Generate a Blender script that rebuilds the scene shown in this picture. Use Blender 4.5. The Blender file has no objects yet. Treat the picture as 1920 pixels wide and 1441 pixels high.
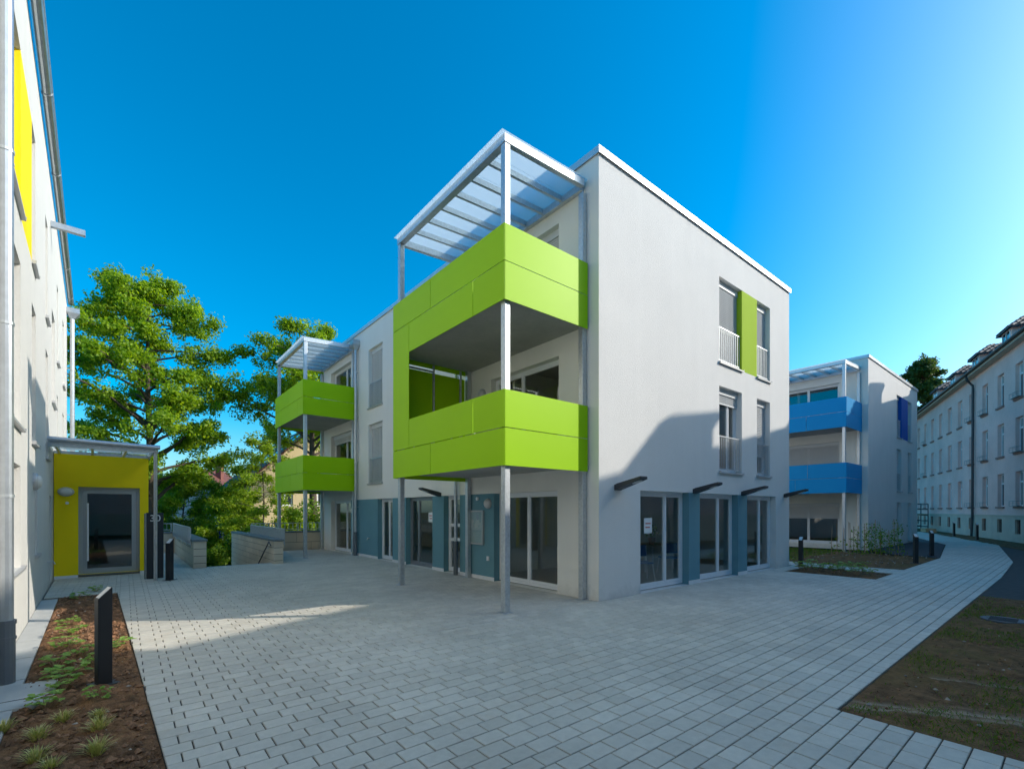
import bpy, bmesh, math, random
import numpy as np
from mathutils import Vector, Matrix, noise as mnoise

# ------------------------------------------------------------------ camera, sky, sun, exposure
SC = bpy.context.scene
COL = SC.collection
R = math.radians
F_PX, HZ, CAM_H = 883.0, 957.0, 1.75           # focal length and horizon row in the 1920 px photograph, eye height
RX, RY = (0.7727, -0.6350), (0.6350, 0.7727)   # camera right and forward in the ground plan

cam_d = bpy.data.cameras.new('camera')
cam = bpy.data.objects.new('camera', cam_d)
COL.objects.link(cam)
cam_d.sensor_width = 36.0
cam_d.lens = F_PX / 1920 * 36.0
cam_d.shift_y = (HZ - 720.5) / 1920
cam_d.clip_start = 0.05
cam_d.clip_end = 2000
cam.location = (0, 0, CAM_H)
cam.rotation_euler = (R(90), 0, -math.atan2(RY[0], RY[1]))
SC.camera = cam

SUN_TO = Vector((-1.0, 0.70, -0.66)).normalized()
SUN_EL = math.asin(-SUN_TO.z)
SUN_ROT = math.atan2(-SUN_TO.x, -SUN_TO.y)
world = bpy.data.worlds.new('World')
SC.world = world
world.use_nodes = True
wn = world.node_tree
sky = wn.nodes.new('ShaderNodeTexSky')
sky.sky_type = 'NISHITA'
sky.sun_disc = False
sky.sun_elevation = SUN_EL
sky.sun_rotation = SUN_ROT
sky.altitude = 300
sky.air_density = 1.0
sky.dust_density = 2.6
sky.ozone_density = 4.0
bg = wn.nodes['Background']
bg.inputs['Strength'].default_value = 0.128
grade = wn.nodes.new('ShaderNodeHueSaturation')      # the clear deep blue of the photograph, the same all over the sky
grade.inputs['Saturation'].default_value = 1.6
grade.inputs['Hue'].default_value = 0.491
wn.links.new(sky.outputs['Color'], grade.inputs['Color'])
tint = wn.nodes.new('ShaderNodeVectorMath')
tint.operation = 'MULTIPLY'
tint.inputs[1].default_value = (0.90, 1.0, 0.93)
wn.links.new(grade.outputs['Color'], tint.inputs[0])
wn.links.new(tint.outputs[0], bg.inputs['Color'])

sun_d = bpy.data.lights.new('sun', 'SUN')
sun_d.energy = 2.0
sun_d.angle = R(0.5)
sun_d.color = (1.0, 0.93, 0.82)
sun = bpy.data.objects.new('sun', sun_d)
COL.objects.link(sun)
sun.rotation_euler = SUN_TO.to_track_quat('-Z', 'Y').to_euler()
sun.location = (30, -20, 40)

vs = SC.view_settings
vs.view_transform = 'Standard'
vs.look = 'None'
vs.exposure = 1.12
vs.gamma = 1.0
vs.use_curve_mapping = False
SC.cycles.max_bounces = 10
SC.cycles.transparent_max_bounces = 16
SC.cycles.use_denoising = True

rnd = random.Random(7)

# ------------------------------------------------------------------ materials
MATS = {}
def nodes_of(name):
    m = bpy.data.materials.new(name)
    m.use_nodes = True
    nt = m.node_tree
    return m, nt, nt.nodes['Principled BSDF']

def mat(name, col, rough=0.6, metal=0.0, spec=0.5, bump=0.0, bscale=60.0, var=0.0, vscale=2.0, rand=0.0,
        var2=0.0, v2scale=30.0, bdist=0.01, coat=0.0, streak=0.0):
    """colour with soft large-scale variation (var), fine grain (var2), per-piece variation (rand) and a noise bump"""
    if name in MATS:
        return MATS[name]
    m, nt, p = nodes_of(name)
    N, L = nt.nodes, nt.links
    p.inputs['Roughness'].default_value = rough
    p.inputs['Metallic'].default_value = metal
    p.inputs['Specular IOR Level'].default_value = spec
    p.inputs['Coat Weight'].default_value = coat
    geo = N.new('ShaderNodeNewGeometry')
    rgb = N.new('ShaderNodeRGB')
    rgb.outputs[0].default_value = (*col, 1)
    cur = rgb.outputs[0]
    def scale_by(fac_socket, amount, base):
        nonlocal cur
        mr = N.new('ShaderNodeMapRange')
        mr.inputs['From Min'].default_value = 0.25 if base else 0.0
        mr.inputs['From Max'].default_value = 0.75 if base else 1.0
        mr.inputs['To Min'].default_value = 1 - amount
        mr.inputs['To Max'].default_value = 1 + amount
        L.new(fac_socket, mr.inputs['Value'])
        mx = N.new('ShaderNodeVectorMath')
        mx.operation = 'SCALE'
        L.new(cur, mx.inputs[0])
        L.new(mr.outputs[0], mx.inputs['Scale'])
        cur = mx.outputs[0]
    for amt, sc in ((var, vscale), (var2, v2scale)):
        if amt:
            nz = N.new('ShaderNodeTexNoise')
            nz.inputs['Scale'].default_value = sc
            nz.inputs['Detail'].default_value = 5
            nz.inputs['Roughness'].default_value = 0.6
            L.new(geo.outputs['Position'], nz.inputs['Vector'])
            scale_by(nz.outputs['Fac'], amt, True)
    if streak:                                     # faint rain streaks and splash dirt near the ground
        vm = N.new('ShaderNodeVectorMath')
        vm.operation = 'MULTIPLY'
        vm.inputs[1].default_value = (2.6, 2.6, 0.22)
        L.new(geo.outputs['Position'], vm.inputs[0])
        nz = N.new('ShaderNodeTexNoise')
        nz.inputs['Scale'].default_value = 1.0
        nz.inputs['Detail'].default_value = 6
        L.new(vm.outputs[0], nz.inputs['Vector'])
        scale_by(nz.outputs['Fac'], streak, True)
        sx = N.new('ShaderNodeSeparateXYZ')
        L.new(geo.outputs['Position'], sx.inputs[0])
        n2 = N.new('ShaderNodeTexNoise')
        n2.inputs['Scale'].default_value = 7.0
        L.new(geo.outputs['Position'], n2.inputs['Vector'])
        hgt = N.new('ShaderNodeMath')
        hgt.operation = 'MULTIPLY_ADD'
        hgt.inputs[1].default_value = 0.5
        L.new(n2.outputs['Fac'], hgt.inputs[0])
        L.new(sx.outputs['Z'], hgt.inputs[2])
        mr = N.new('ShaderNodeMapRange')
        for k_, v_ in zip(('From Min', 'From Max', 'To Min', 'To Max'), (0.2, 0.5, 0.84, 1.0)):
            mr.inputs[k_].default_value = v_
        L.new(hgt.outputs[0], mr.inputs['Value'])
        mx = N.new('ShaderNodeVectorMath')
        mx.operation = 'SCALE'
        L.new(cur, mx.inputs[0])
        L.new(mr.outputs[0], mx.inputs['Scale'])
        cur = mx.outputs[0]
    if rand:
        oi = N.new('ShaderNodeObjectInfo')
        ad = N.new('ShaderNodeMath')
        ad.operation = 'ADD'
        L.new(geo.outputs['Random Per Island'], ad.inputs[0])
        L.new(oi.outputs['Random'], ad.inputs[1])
        fr = N.new('ShaderNodeMath')
        fr.operation = 'FRACT'
        L.new(ad.outputs[0], fr.inputs[0])
        scale_by(fr.outputs[0], rand, False)
    L.new(cur, p.inputs['Base Color'])
    if bump:
        nz = N.new('ShaderNodeTexNoise')
        nz.inputs['Scale'].default_value = bscale
        nz.inputs['Detail'].default_value = 4
        L.new(geo.outputs['Position'], nz.inputs['Vector'])
        b = N.new('ShaderNodeBump')
        b.inputs['Strength'].default_value = bump
        b.inputs['Distance'].default_value = bdist
        L.new(nz.outputs['Fac'], b.inputs['Height'])
        L.new(b.outputs[0], p.inputs['Normal'])
    MATS[name] = m
    return m

def glass_mat(name, tint=(0.75, 0.8, 0.78), refl=1.0, body=0.0, body_col=(0.05, 0.06, 0.06)):
    if name in MATS:
        return MATS[name]
    m, nt, p = nodes_of(name)
    N, L = nt.nodes, nt.links
    out = N['Material Output']
    N.remove(p)
    geo = N.new('ShaderNodeNewGeometry')
    dt = N.new('ShaderNodeVectorMath')
    dt.operation = 'DOT_PRODUCT'
    L.new(geo.outputs['Normal'], dt.inputs[0])
    L.new(geo.outputs['Incoming'], dt.inputs[1])
    def math_(op, x, y=None, clamp=False):
        n = N.new('ShaderNodeMath')
        n.operation = op
        n.use_clamp = clamp
        for i, v in enumerate((x, y)):
            if v is None:
                continue
            if isinstance(v, (int, float)):
                n.inputs[i].default_value = v
            else:
                L.new(v, n.inputs[i])
        return n.outputs[0]
    inv = math_('SUBTRACT', 1.0, math_('ABSOLUTE', dt.outputs['Value']), True)
    mul = math_('MULTIPLY', math_('ADD', 0.10, math_('MULTIPLY', math_('POWER', inv, 4.0), 0.9)), refl, True)
    gl = N.new('ShaderNodeBsdfGlossy')
    gl.inputs['Roughness'].default_value = 0.015
    tr = N.new('ShaderNodeBsdfTransparent')
    tr.inputs['Color'].default_value = (*tint, 1)
    base = tr.outputs[0]
    if body:
        df = N.new('ShaderNodeBsdfDiffuse')
        df.inputs['Color'].default_value = (*body_col, 1)
        tl = N.new('ShaderNodeBsdfTranslucent')
        tl.inputs['Color'].default_value = (*body_col, 1)
        ms = N.new('ShaderNodeMixShader')
        ms.inputs[0].default_value = 0.82
        L.new(df.outputs[0], ms.inputs[1])
        L.new(tl.outputs[0], ms.inputs[2])
        mb = N.new('ShaderNodeMixShader')
        mb.inputs[0].default_value = body
        L.new(tr.outputs[0], mb.inputs[1])
        L.new(ms.outputs[0], mb.inputs[2])
        base = mb.outputs[0]
    mx = N.new('ShaderNodeMixShader')
    L.new(mul, mx.inputs[0])
    L.new(base, mx.inputs[1])
    L.new(gl.outputs[0], mx.inputs[2])
    L.new(mx.outputs[0], out.inputs['Surface'])
    MATS[name] = m
    return m

def leaf_mat(name, ca, cb, trans=0.45, rough=0.5):
    if name in MATS:
        return MATS[name]
    m, nt, p = nodes_of(name)
    N, L = nt.nodes, nt.links
    out = N['Material Output']
    geo = N.new('ShaderNodeNewGeometry')
    cr = N.new('ShaderNodeMix')
    cr.data_type = 'RGBA'
    cr.inputs['A'].default_value = (*ca, 1)
    cr.inputs['B'].default_value = (*cb, 1)
    L.new(geo.outputs['Random Per Island'], cr.inputs['Factor'])
    L.new(cr.outputs['Result'], p.inputs['Base Color'])
    p.inputs['Roughness'].default_value = rough
    p.inputs['Specular IOR Level'].default_value = 0.35
    tl = N.new('ShaderNodeBsdfTranslucent')
    sc = N.new('ShaderNodeVectorMath')
    sc.operation = 'MULTIPLY'
    sc.inputs[1].default_value = (1.6, 1.5, 0.5)
    L.new(cr.outputs['Result'], sc.inputs[0])
    L.new(sc.outputs[0], tl.inputs['Color'])
    mx = N.new('ShaderNodeMixShader')
    mx.inputs[0].default_value = trans
    L.new(p.outputs[0], mx.inputs[1])
    L.new(tl.outputs[0], mx.inputs[2])
    L.new(mx.outputs[0], out.inputs['Surface'])
    MATS[name] = m
    return m

def soil_mat(name, ca, cb, cc, scale=9.0, bump=0.8):
    """earth: three browns broken up at two scales; attribute 'track' lightens compacted earth"""
    if name in MATS:
        return MATS[name]
    m, nt, p = nodes_of(name)
    N, L = nt.nodes, nt.links
    geo = N.new('ShaderNodeNewGeometry')
    n1 = N.new('ShaderNodeTexNoise')
    n1.inputs['Scale'].default_value = scale
    n1.inputs['Detail'].default_value = 8
    n1.inputs['Roughness'].default_value = 0.7
    n2 = N.new('ShaderNodeTexNoise')
    n2.inputs['Scale'].default_value = 1.3
    n2.inputs['Detail'].default_value = 3
    for n in (n1, n2):
        L.new(geo.outputs['Position'], n.inputs['Vector'])
    cr = N.new('ShaderNodeValToRGB')
    cr.color_ramp.elements[0].position = 0.33
    cr.color_ramp.elements[0].color = (*ca, 1)
    cr.color_ramp.elements[1].position = 0.66
    cr.color_ramp.elements[1].color = (*cb, 1)
    L.new(n1.outputs['Fac'], cr.inputs[0])
    mx = N.new('ShaderNodeMix')
    mx.data_type = 'RGBA'
    L.new(cr.outputs[0], mx.inputs['A'])
    mx.inputs['B'].default_value = (*cc, 1)
    mr = N.new('ShaderNodeMapRange')
    mr.inputs['From Min'].default_value = 0.45
    mr.inputs['From Max'].default_value = 0.7
    mr.inputs['To Max'].default_value = 0.6
    L.new(n2.outputs['Fac'], mr.inputs['Value'])
    L.new(mr.outputs[0], mx.inputs['Factor'])
    at = N.new('ShaderNodeAttribute')
    at.attribute_name = 'track'
    mt = N.new('ShaderNodeMix')
    mt.data_type = 'RGBA'
    L.new(at.outputs['Fac'], mt.inputs['Factor'])
    L.new(mx.outputs['Result'], mt.inputs['A'])
    mt.inputs['B'].default_value = (0.42, 0.32, 0.22, 1)
    L.new(mt.outputs['Result'], p.inputs['Base Color'])
    p.inputs['Roughness'].default_value = 0.95
    p.inputs['Specular IOR Level'].default_value = 0.15
    n3 = N.new('ShaderNodeTexNoise')
    n3.inputs['Scale'].default_value = 45
    n3.inputs['Detail'].default_value = 6
    L.new(geo.outputs['Position'], n3.inputs['Vector'])
    b = N.new('ShaderNodeBump')
    b.inputs['Strength'].default_value = bump
    b.inputs['Distance'].default_value = 0.03
    L.new(n3.outputs['Fac'], b.inputs['Height'])
    L.new(b.outputs[0], p.inputs['Normal'])
    MATS[name] = m
    return m

def paver_mat(name, col, warm):
    """concrete block: per-block tone, faint rust and dirt blotches, fine sandy grain"""
    if name in MATS:
        return MATS[name]
    m, nt, p = nodes_of(name)
    N, L = nt.nodes, nt.links
    geo = N.new('ShaderNodeNewGeometry')
    oi = N.new('ShaderNodeObjectInfo')
    ad = N.new('ShaderNodeMath')
    ad.operation = 'ADD'
    L.new(geo.outputs['Random Per Island'], ad.inputs[0])
    L.new(oi.outputs['Random'], ad.inputs[1])
    fr = N.new('ShaderNodeMath')
    fr.operation = 'FRACT'
    L.new(ad.outputs[0], fr.inputs[0])
    def noise(scale, detail=5):
        n = N.new('ShaderNodeTexNoise')
        n.inputs['Scale'].default_value = scale
        n.inputs['Detail'].default_value = detail
        n.inputs['Roughness'].default_value = 0.65
        L.new(geo.outputs['Position'], n.inputs['Vector'])
        return n.outputs['Fac']
    def rng(src, a, b, c, d):
        mr = N.new('ShaderNodeMapRange')
        for k, v in zip(('From Min', 'From Max', 'To Min', 'To Max'), (a, b, c, d)):
            mr.inputs[k].default_value = v
        L.new(src, mr.inputs['Value'])
        return mr.outputs[0]
    def mul(a, b):
        x = N.new('ShaderNodeMath')
        x.operation = 'MULTIPLY'
        L.new(a, x.inputs[0])
        L.new(b, x.inputs[1])
        return x.outputs[0]
    tone = mul(mul(rng(fr.outputs[0], 0, 1, 0.92, 1.08), rng(noise(0.6, 3), 0.3, 0.7, 0.88, 1.1)),
               mul(rng(noise(14), 0.3, 0.7, 0.93, 1.07), rng(noise(220, 2), 0.25, 0.75, 0.9, 1.1)))
    w = mul(rng(noise(1.7, 6), 0.52, 0.72, 0, 0.55), rng(noise(9, 4), 0.4, 0.65, 0.1, 1))
    mx = N.new('ShaderNodeMix')
    mx.data_type = 'RGBA'
    mx.inputs['A'].default_value = (*col, 1)
    mx.inputs['B'].default_value = (*warm, 1)
    L.new(w, mx.inputs['Factor'])
    sc = N.new('ShaderNodeVectorMath')
    sc.operation = 'SCALE'
    L.new(mx.outputs['Result'], sc.inputs[0])
    L.new(tone, sc.inputs['Scale'])
    L.new(sc.outputs[0], p.inputs['Base Color'])
    p.inputs['Roughness'].default_value = 0.68
    p.inputs['Specular IOR Level'].default_value = 0.4
    b = N.new('ShaderNodeBump')
    b.inputs['Strength'].default_value = 0.25
    b.inputs['Distance'].default_value = 0.003
    L.new(noise(160, 4), b.inputs['Height'])
    L.new(b.outputs[0], p.inputs['Normal'])
    MATS[name] = m
    return m

WHITE = mat('white_render', (0.735, 0.72, 0.69), 0.9, spec=0.2, bump=0.6, bscale=62, var=0.03, vscale=0.8, var2=0.03, v2scale=40, bdist=0.012, streak=0.022)
LWHITE = mat('greyish_white_render', (0.64, 0.625, 0.59), 0.9, spec=0.2, bump=0.6, bscale=62, var=0.03, vscale=0.8, var2=0.03, v2scale=40, bdist=0.012, streak=0.025)
CREAM_BOUNCE = mat('cream_render_bounce', (0.82, 0.79, 0.72), 0.9, spec=0.2, bump=0.4, bscale=75, var=0.03, vscale=0.8, bdist=0.01, streak=0.02)  # left-hand faces: cream, its colour lightened to carry bounced sunlight
PLINTH = mat('white_plinth', (0.72, 0.72, 0.72), 0.7, var=0.06, vscale=5)
TEAL = mat('teal_render', (0.135, 0.285, 0.335), 0.85, spec=0.25, bump=0.3, bscale=90, var=0.04, vscale=1.2)
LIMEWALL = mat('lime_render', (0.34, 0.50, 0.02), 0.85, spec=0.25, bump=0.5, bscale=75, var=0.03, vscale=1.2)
BLUEWALL = mat('blue_render', (0.01, 0.10, 0.42), 0.85, spec=0.25, bump=0.4, bscale=75)
YELLOW = mat('yellow_render', (0.92, 0.68, 0.003), 0.8, spec=0.3, bump=0.3, bscale=80, var=0.04, vscale=1.0)
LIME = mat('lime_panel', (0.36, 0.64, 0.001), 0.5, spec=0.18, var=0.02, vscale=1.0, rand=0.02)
BLUE = mat('blue_panel', (0.0, 0.29, 0.62), 0.5, spec=0.15, rand=0.02)
GALV = mat('galvanised_steel', (0.56, 0.59, 0.61), 0.42, metal=0.75, var=0.16, vscale=22, var2=0.1, v2scale=90)
ZINC = mat('zinc_sheet', (0.50, 0.53, 0.56), 0.38, metal=0.8, var=0.12, vscale=9)
ALU = mat('aluminium_coping', (0.62, 0.64, 0.66), 0.4, metal=0.55, var=0.05, vscale=4)
PVC = mat('white_window_frame', (0.76, 0.77, 0.78), 0.35, spec=0.5)
GREYFRAME = mat('grey_door_frame', (0.24, 0.26, 0.28), 0.4, metal=0.3)
SHUT = mat('roller_shutter_slats', (0.60, 0.61, 0.61), 0.5, spec=0.4)
SILL = mat('metal_sill', (0.50, 0.50, 0.50), 0.45, metal=0.4)
BLACK = mat('black_powder_coat', (0.012, 0.013, 0.015), 0.5, var=0.1, vscale=10)
ANTH = mat('anthracite_lamp', (0.035, 0.037, 0.042), 0.45)
LENS = mat('lamp_lens', (0.62, 0.62, 0.6), 0.3)
CONC = mat('concrete', (0.42, 0.41, 0.38), 0.85, bump=0.2, bscale=40, var=0.14, vscale=1.6, var2=0.08, v2scale=14)
CONCLT = mat('pale_concrete', (0.46, 0.46, 0.44), 0.85, bump=0.2, bscale=50, var=0.1, vscale=2.5, rand=0.05)
SLATE = mat('dark_stone_coping', (0.17, 0.20, 0.21), 0.7, var=0.1, vscale=3)
SAND = mat('sandstone', (0.62, 0.53, 0.40), 0.85, bump=0.25, bscale=50, var=0.08, vscale=1.4, rand=0.07)
JOINT = mat('joint_sand', (0.055, 0.055, 0.052), 0.95, var=0.3, vscale=8)
PAVER = paver_mat('grey_concrete_paver', (0.57, 0.53, 0.455), (0.56, 0.45, 0.33))
DARKPAVE = mat('dark_paving', (0.035, 0.038, 0.042), 0.8, bump=0.4, bscale=60, var=0.15, vscale=3, rand=0.12)
GLASS = glass_mat('window_glass', (0.90, 0.93, 0.92), 0.9)
GLASSDK = glass_mat('dark_window_glass', (0.62, 0.66, 0.66), 1.1)
PERGLASS = glass_mat('frosted_roof_glass', (0.80, 0.90, 0.94), 0.5, body=0.66, body_col=(0.90, 0.96, 0.97))
ROOM = mat('room_wall', (0.82, 0.74, 0.62), 0.9, var=0.1, vscale=1)
ROOMFLOOR = mat('room_floor', (0.50, 0.42, 0.34), 0.5)
PAPER = mat('white_paper', (0.72, 0.74, 0.74), 0.7)
REDINK = mat('red_print', (0.55, 0.09, 0.05), 0.7)
OLDWALL = mat('old_grey_pink_render', (0.78, 0.54, 0.48), 0.92, spec=0.15, bump=0.3, bscale=40, var=0.13, vscale=0.5, var2=0.06, v2scale=6)
OLDPLINTH = mat('old_stone_plinth', (0.52, 0.46, 0.37), 0.92, bump=0.3, bscale=20, var=0.14, vscale=1.2)
OLDSILL = mat('red_sandstone_sill', (0.30, 0.17, 0.14), 0.85, var=0.1, vscale=3)
OLDTRIM = mat('eave_board', (0.42, 0.39, 0.31), 0.8, var=0.1, vscale=1)
TILEDARK = mat('dark_roof_tile', (0.045, 0.035, 0.035), 0.55, rand=0.35)
TILERED = mat('red_brown_roof_tile', (0.16, 0.055, 0.04), 0.75, var=0.2, vscale=2, rand=0.3)
OLDGUTTER = mat('dark_gutter', (0.06, 0.065, 0.07), 0.5, metal=0.4)
HOUSECREAM = mat('cream_house_wall', (0.62, 0.50, 0.29), 0.9, bump=0.2, bscale=30, var=0.06, vscale=1)
HOUSEWHITE = mat('white_house_wall', (0.62, 0.63, 0.65), 0.9, var=0.05, vscale=1)
HOUSEPINK = mat('pale_pink_house_wall', (0.62, 0.47, 0.42), 0.9, var=0.05, vscale=1)
BARK = mat('bark', (0.095, 0.07, 0.05), 0.95, bump=0.8, bscale=22, var=0.25, vscale=6, bdist=0.03)
WOOD = mat('raw_timber', (0.42, 0.29, 0.15), 0.8, var=0.15, vscale=5, rand=0.12)
STAKE = mat('bamboo_stake', (0.36, 0.24, 0.14), 0.8, rand=0.2)
SIGNBLUE = mat('sign_blue', (0.004, 0.045, 0.27), 0.4)
SIGNWHITE = mat('sign_white', (0.75, 0.76, 0.77), 0.4)
SIGNRED = mat('sign_red', (0.55, 0.03, 0.02), 0.4)
SOIL = soil_mat('garden_soil', (0.055, 0.033, 0.02), (0.27, 0.145, 0.075), (0.34, 0.17, 0.075))
LAWNSOIL = soil_mat('bare_lawn_soil', (0.085, 0.048, 0.024), (0.28, 0.15, 0.07), (0.17, 0.12, 0.04), scale=6)
TERRAIN = soil_mat('rough_ground', (0.05, 0.045, 0.02), (0.10, 0.085, 0.04), (0.05, 0.07, 0.02), scale=2)
STONES = mat('pebble', (0.34, 0.29, 0.24), 0.85, rand=0.5)
CLODS = mat('earth_clod', (0.22, 0.115, 0.06), 0.95, rand=0.45, bump=0.5, bscale=80)
LEAF_MAPLE = leaf_mat('maple_leaf', (0.11, 0.23, 0.012), (0.34, 0.47, 0.025), 0.55)
LEAF_DARK = leaf_mat('dark_leaf', (0.05, 0.12, 0.012), (0.12, 0.22, 0.02), 0.35)
LEAF_MID = leaf_mat('mid_leaf', (0.08, 0.18, 0.012), (0.21, 0.33, 0.022), 0.45)
LEAF_YEL = leaf_mat('yellow_green_leaf', (0.14, 0.26, 0.012), (0.33, 0.43, 0.03), 0.5)
LEAF_POP = leaf_mat('poplar_leaf', (0.05, 0.10, 0.025), (0.12, 0.19, 0.04), 0.35)
LEAF_BED = leaf_mat('bed_plant_leaf', (0.16, 0.32, 0.06), (0.34, 0.50, 0.12), 0.4)
BLADE = leaf_mat('grass_blade', (0.10, 0.22, 0.015), (0.22, 0.34, 0.03), 0.35)
BLADEDRY = leaf_mat('dry_grass_blade', (0.32, 0.36, 0.10), (0.66, 0.58, 0.30), 0.3)

# ------------------------------------------------------------------ mesh helpers
def put(o, parent=None):
    COL.objects.link(o)
    if parent is not None:
        o.parent = parent
    return o

def thing(name, label, cat, loc=(0, 0, 0), rotz=0.0, group=None):
    o = bpy.data.objects.new(name, None)
    o.empty_display_size = 0.3
    o.location = loc
    o.rotation_euler = (0, 0, rotz)
    put(o)
    tag(o, label, cat, group)
    return o

def tag(o, label=None, cat=None, group=None, kind=None):
    for k, v in (('label', label), ('category', cat), ('group', group), ('kind', kind)):
        if v:
            o[k] = v
    return o

class MB:
    """collects polygons (optionally through a coordinate map) and builds one mesh object"""
    def __init__(self, fmap=None):
        self.v, self.f = [], []
        self.map = fmap or (lambda a, b, c: (a, b, c))
    def pts(self, ps):
        i = len(self.v)
        self.v += [self.map(*p) for p in ps]
        return i
    def quad(self, *ps):
        i = self.pts(ps)
        self.f.append(tuple(range(i, i + len(ps))))
        return self
    def box(self, a0, a1, b0, b1, c0, c1):
        i = self.pts([(a0, b0, c0), (a1, b0, c0), (a1, b1, c0), (a0, b1, c0), (a0, b0, c1), (a1, b0, c1), (a1, b1, c1), (a0, b1, c1)])
        for q in ((0, 3, 2, 1), (4, 5, 6, 7), (0, 1, 5, 4), (1, 2, 6, 5), (2, 3, 7, 6), (3, 0, 4, 7)):
            self.f.append(tuple(i + k for k in q))
        return self
    def hexa(self, lo, hi):
        """prism between two equal-length loops"""
        n = len(lo)
        i = self.pts(list(lo) + list(hi))
        self.f.append(tuple(i + k for k in range(n))[::-1])
        self.f.append(tuple(i + n + k for k in range(n)))
        for k in range(n):
            self.f.append((i + k, i + (k + 1) % n, i + n + (k + 1) % n, i + n + k))
        return self
    def tube(self, pts, rad, n=8, cap=True):
        pts = [Vector(self.map(*p)) for p in pts]
        rad = rad if isinstance(rad, (list, tuple)) else [rad] * len(pts)
        rings = []
        for k, p in enumerate(pts):
            d = (pts[min(k + 1, len(pts) - 1)] - pts[max(k - 1, 0)])
            d = d.normalized() if d.length > 1e-9 else Vector((0, 0, 1))
            a = Vector((0, 0, 1)) if abs(d.z) < 0.9 else Vector((1, 0, 0))
            x = d.cross(a).normalized()
            y = d.cross(x)
            i = len(self.v)
            for j in range(n):
                t = 2 * math.pi * j / n
                q = p + (x * math.cos(t) + y * math.sin(t)) * rad[k]
                self.v.append(tuple(q))
            rings.append(i)
        for a, b in zip(rings, rings[1:]):
            for j in range(n):
                self.f.append((a + j, a + (j + 1) % n, b + (j + 1) % n, b + j))
        if cap:
            self.f.append(tuple(rings[0] + j for j in range(n))[::-1])
            self.f.append(tuple(rings[-1] + j for j in range(n)))
        return self
    def disc(self, c, ax_u, ax_v, n=16):
        c, u, v = Vector(c), Vector(ax_u), Vector(ax_v)
        return self.quad(*[tuple(c + u * math.cos(2 * math.pi * k / n) + v * math.sin(2 * math.pi * k / n)) for k in range(n)])
    def mesh(self, name, material, smooth=False, fix=True):
        me = bpy.data.meshes.new(name)
        me.from_pydata(self.v, [], self.f)
        if fix:
            bm = bmesh.new()
            bm.from_mesh(me)
            bmesh.ops.recalc_face_normals(bm, faces=bm.faces[:])
            bm.to_mesh(me)
            bm.free()
        me.materials.append(material)
        if smooth:
            me.polygons.foreach_set('use_smooth', [True] * len(me.polygons))
        me.update()
        return me
    def build(self, name, material, parent=None, smooth=False, bevel=0.0, fix=True):
        o = bpy.data.objects.new(name, self.mesh(name, material, smooth, fix))
        put(o, parent)
        if bevel:
            b = o.modifiers.new('edge', 'BEVEL')
            b.width = bevel
            b.segments = 2
            b.limit_method = 'ANGLE'
        return o

def inst(name, me, parent, loc=(0, 0, 0), rotz=0.0, scale=None):
    o = bpy.data.objects.new(name, me)
    o.location = loc
    o.rotation_euler = (0, 0, rotz)
    if scale:
        o.scale = scale
    return put(o, parent)

def np_mesh(name, verts, faces_k, material, k):
    """many equal k-gons: verts (n*k,3)"""
    me = bpy.data.meshes.new(name)
    n = len(verts) // k
    me.vertices.add(len(verts))
    me.vertices.foreach_set('co', np.asarray(verts, dtype=np.float32).ravel())
    me.loops.add(n * k)
    me.loops.foreach_set('vertex_index', np.arange(n * k, dtype=np.int32))
    me.polygons.add(n)
    me.polygons.foreach_set('loop_start', np.arange(0, n * k, k, dtype=np.int32))
    me.polygons.foreach_set('loop_total', np.full(n, k, dtype=np.int32))
    me.materials.append(material)
    me.update(calc_edges=True)
    return me

def at(px, py, z=0.0):
    """photo pixel on a horizontal plane of height z -> point"""
    d = F_PX * (CAM_H - z) / (py - HZ)
    l = (px - 960) / F_PX * d
    return Vector((RX[0] * l + RY[0] * d, RX[1] * l + RY[1] * d, z))

def along(px, d, z=0.0):
    """photo column at a given depth"""
    l = (px - 960) / F_PX * d
    return Vector((RX[0] * l + RY[0] * d, RX[1] * l + RY[1] * d, z))

def clip(poly, region):
    """convex polygon clip (both counter-clockwise)"""
    out = poly
    m = len(region)
    for i in range(m):
        ax, ay = region[i]
        bx, by = region[(i + 1) % m]
        src, out = out, []
        if not src:
            return []
        side = lambda p: (bx - ax) * (p[1] - ay) - (by - ay) * (p[0] - ax)
        for j, p in enumerate(src):
            q = src[(j + 1) % len(src)]
            sp, sq = side(p), side(q)
            if sp >= 0:
                out.append(p)
            if (sp >= 0) != (sq >= 0):
                t = sp / (sp - sq)
                out.append((p[0] + (q[0] - p[0]) * t, p[1] + (q[1] - p[1]) * t))
    return out

def area(poly):
    return 0.5 * sum(p[0] * q[1] - q[0] * p[1] for p, q in zip(poly, poly[1:] + poly[:1]))

def paint_lettering(text, size, extrude, material, parent, loc, rot, name):
    cu = bpy.data.curves.new(name, 'FONT')
    cu.body = text
    cu.size = size
    cu.extrude = extrude
    cu.align_x = 'CENTER'
    tmp = bpy.data.objects.new('tmp', cu)
    COL.objects.link(tmp)
    dg = bpy.context.evaluated_depsgraph_get()
    me = bpy.data.meshes.new_from_object(tmp.evaluated_get(dg))
    bpy.data.objects.remove(tmp)
    me.materials.clear()
    me.materials.append(material)
    o = bpy.data.objects.new(name, me)
    o.location = loc
    o.rotation_euler = rot
    return put(o, parent)

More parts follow.
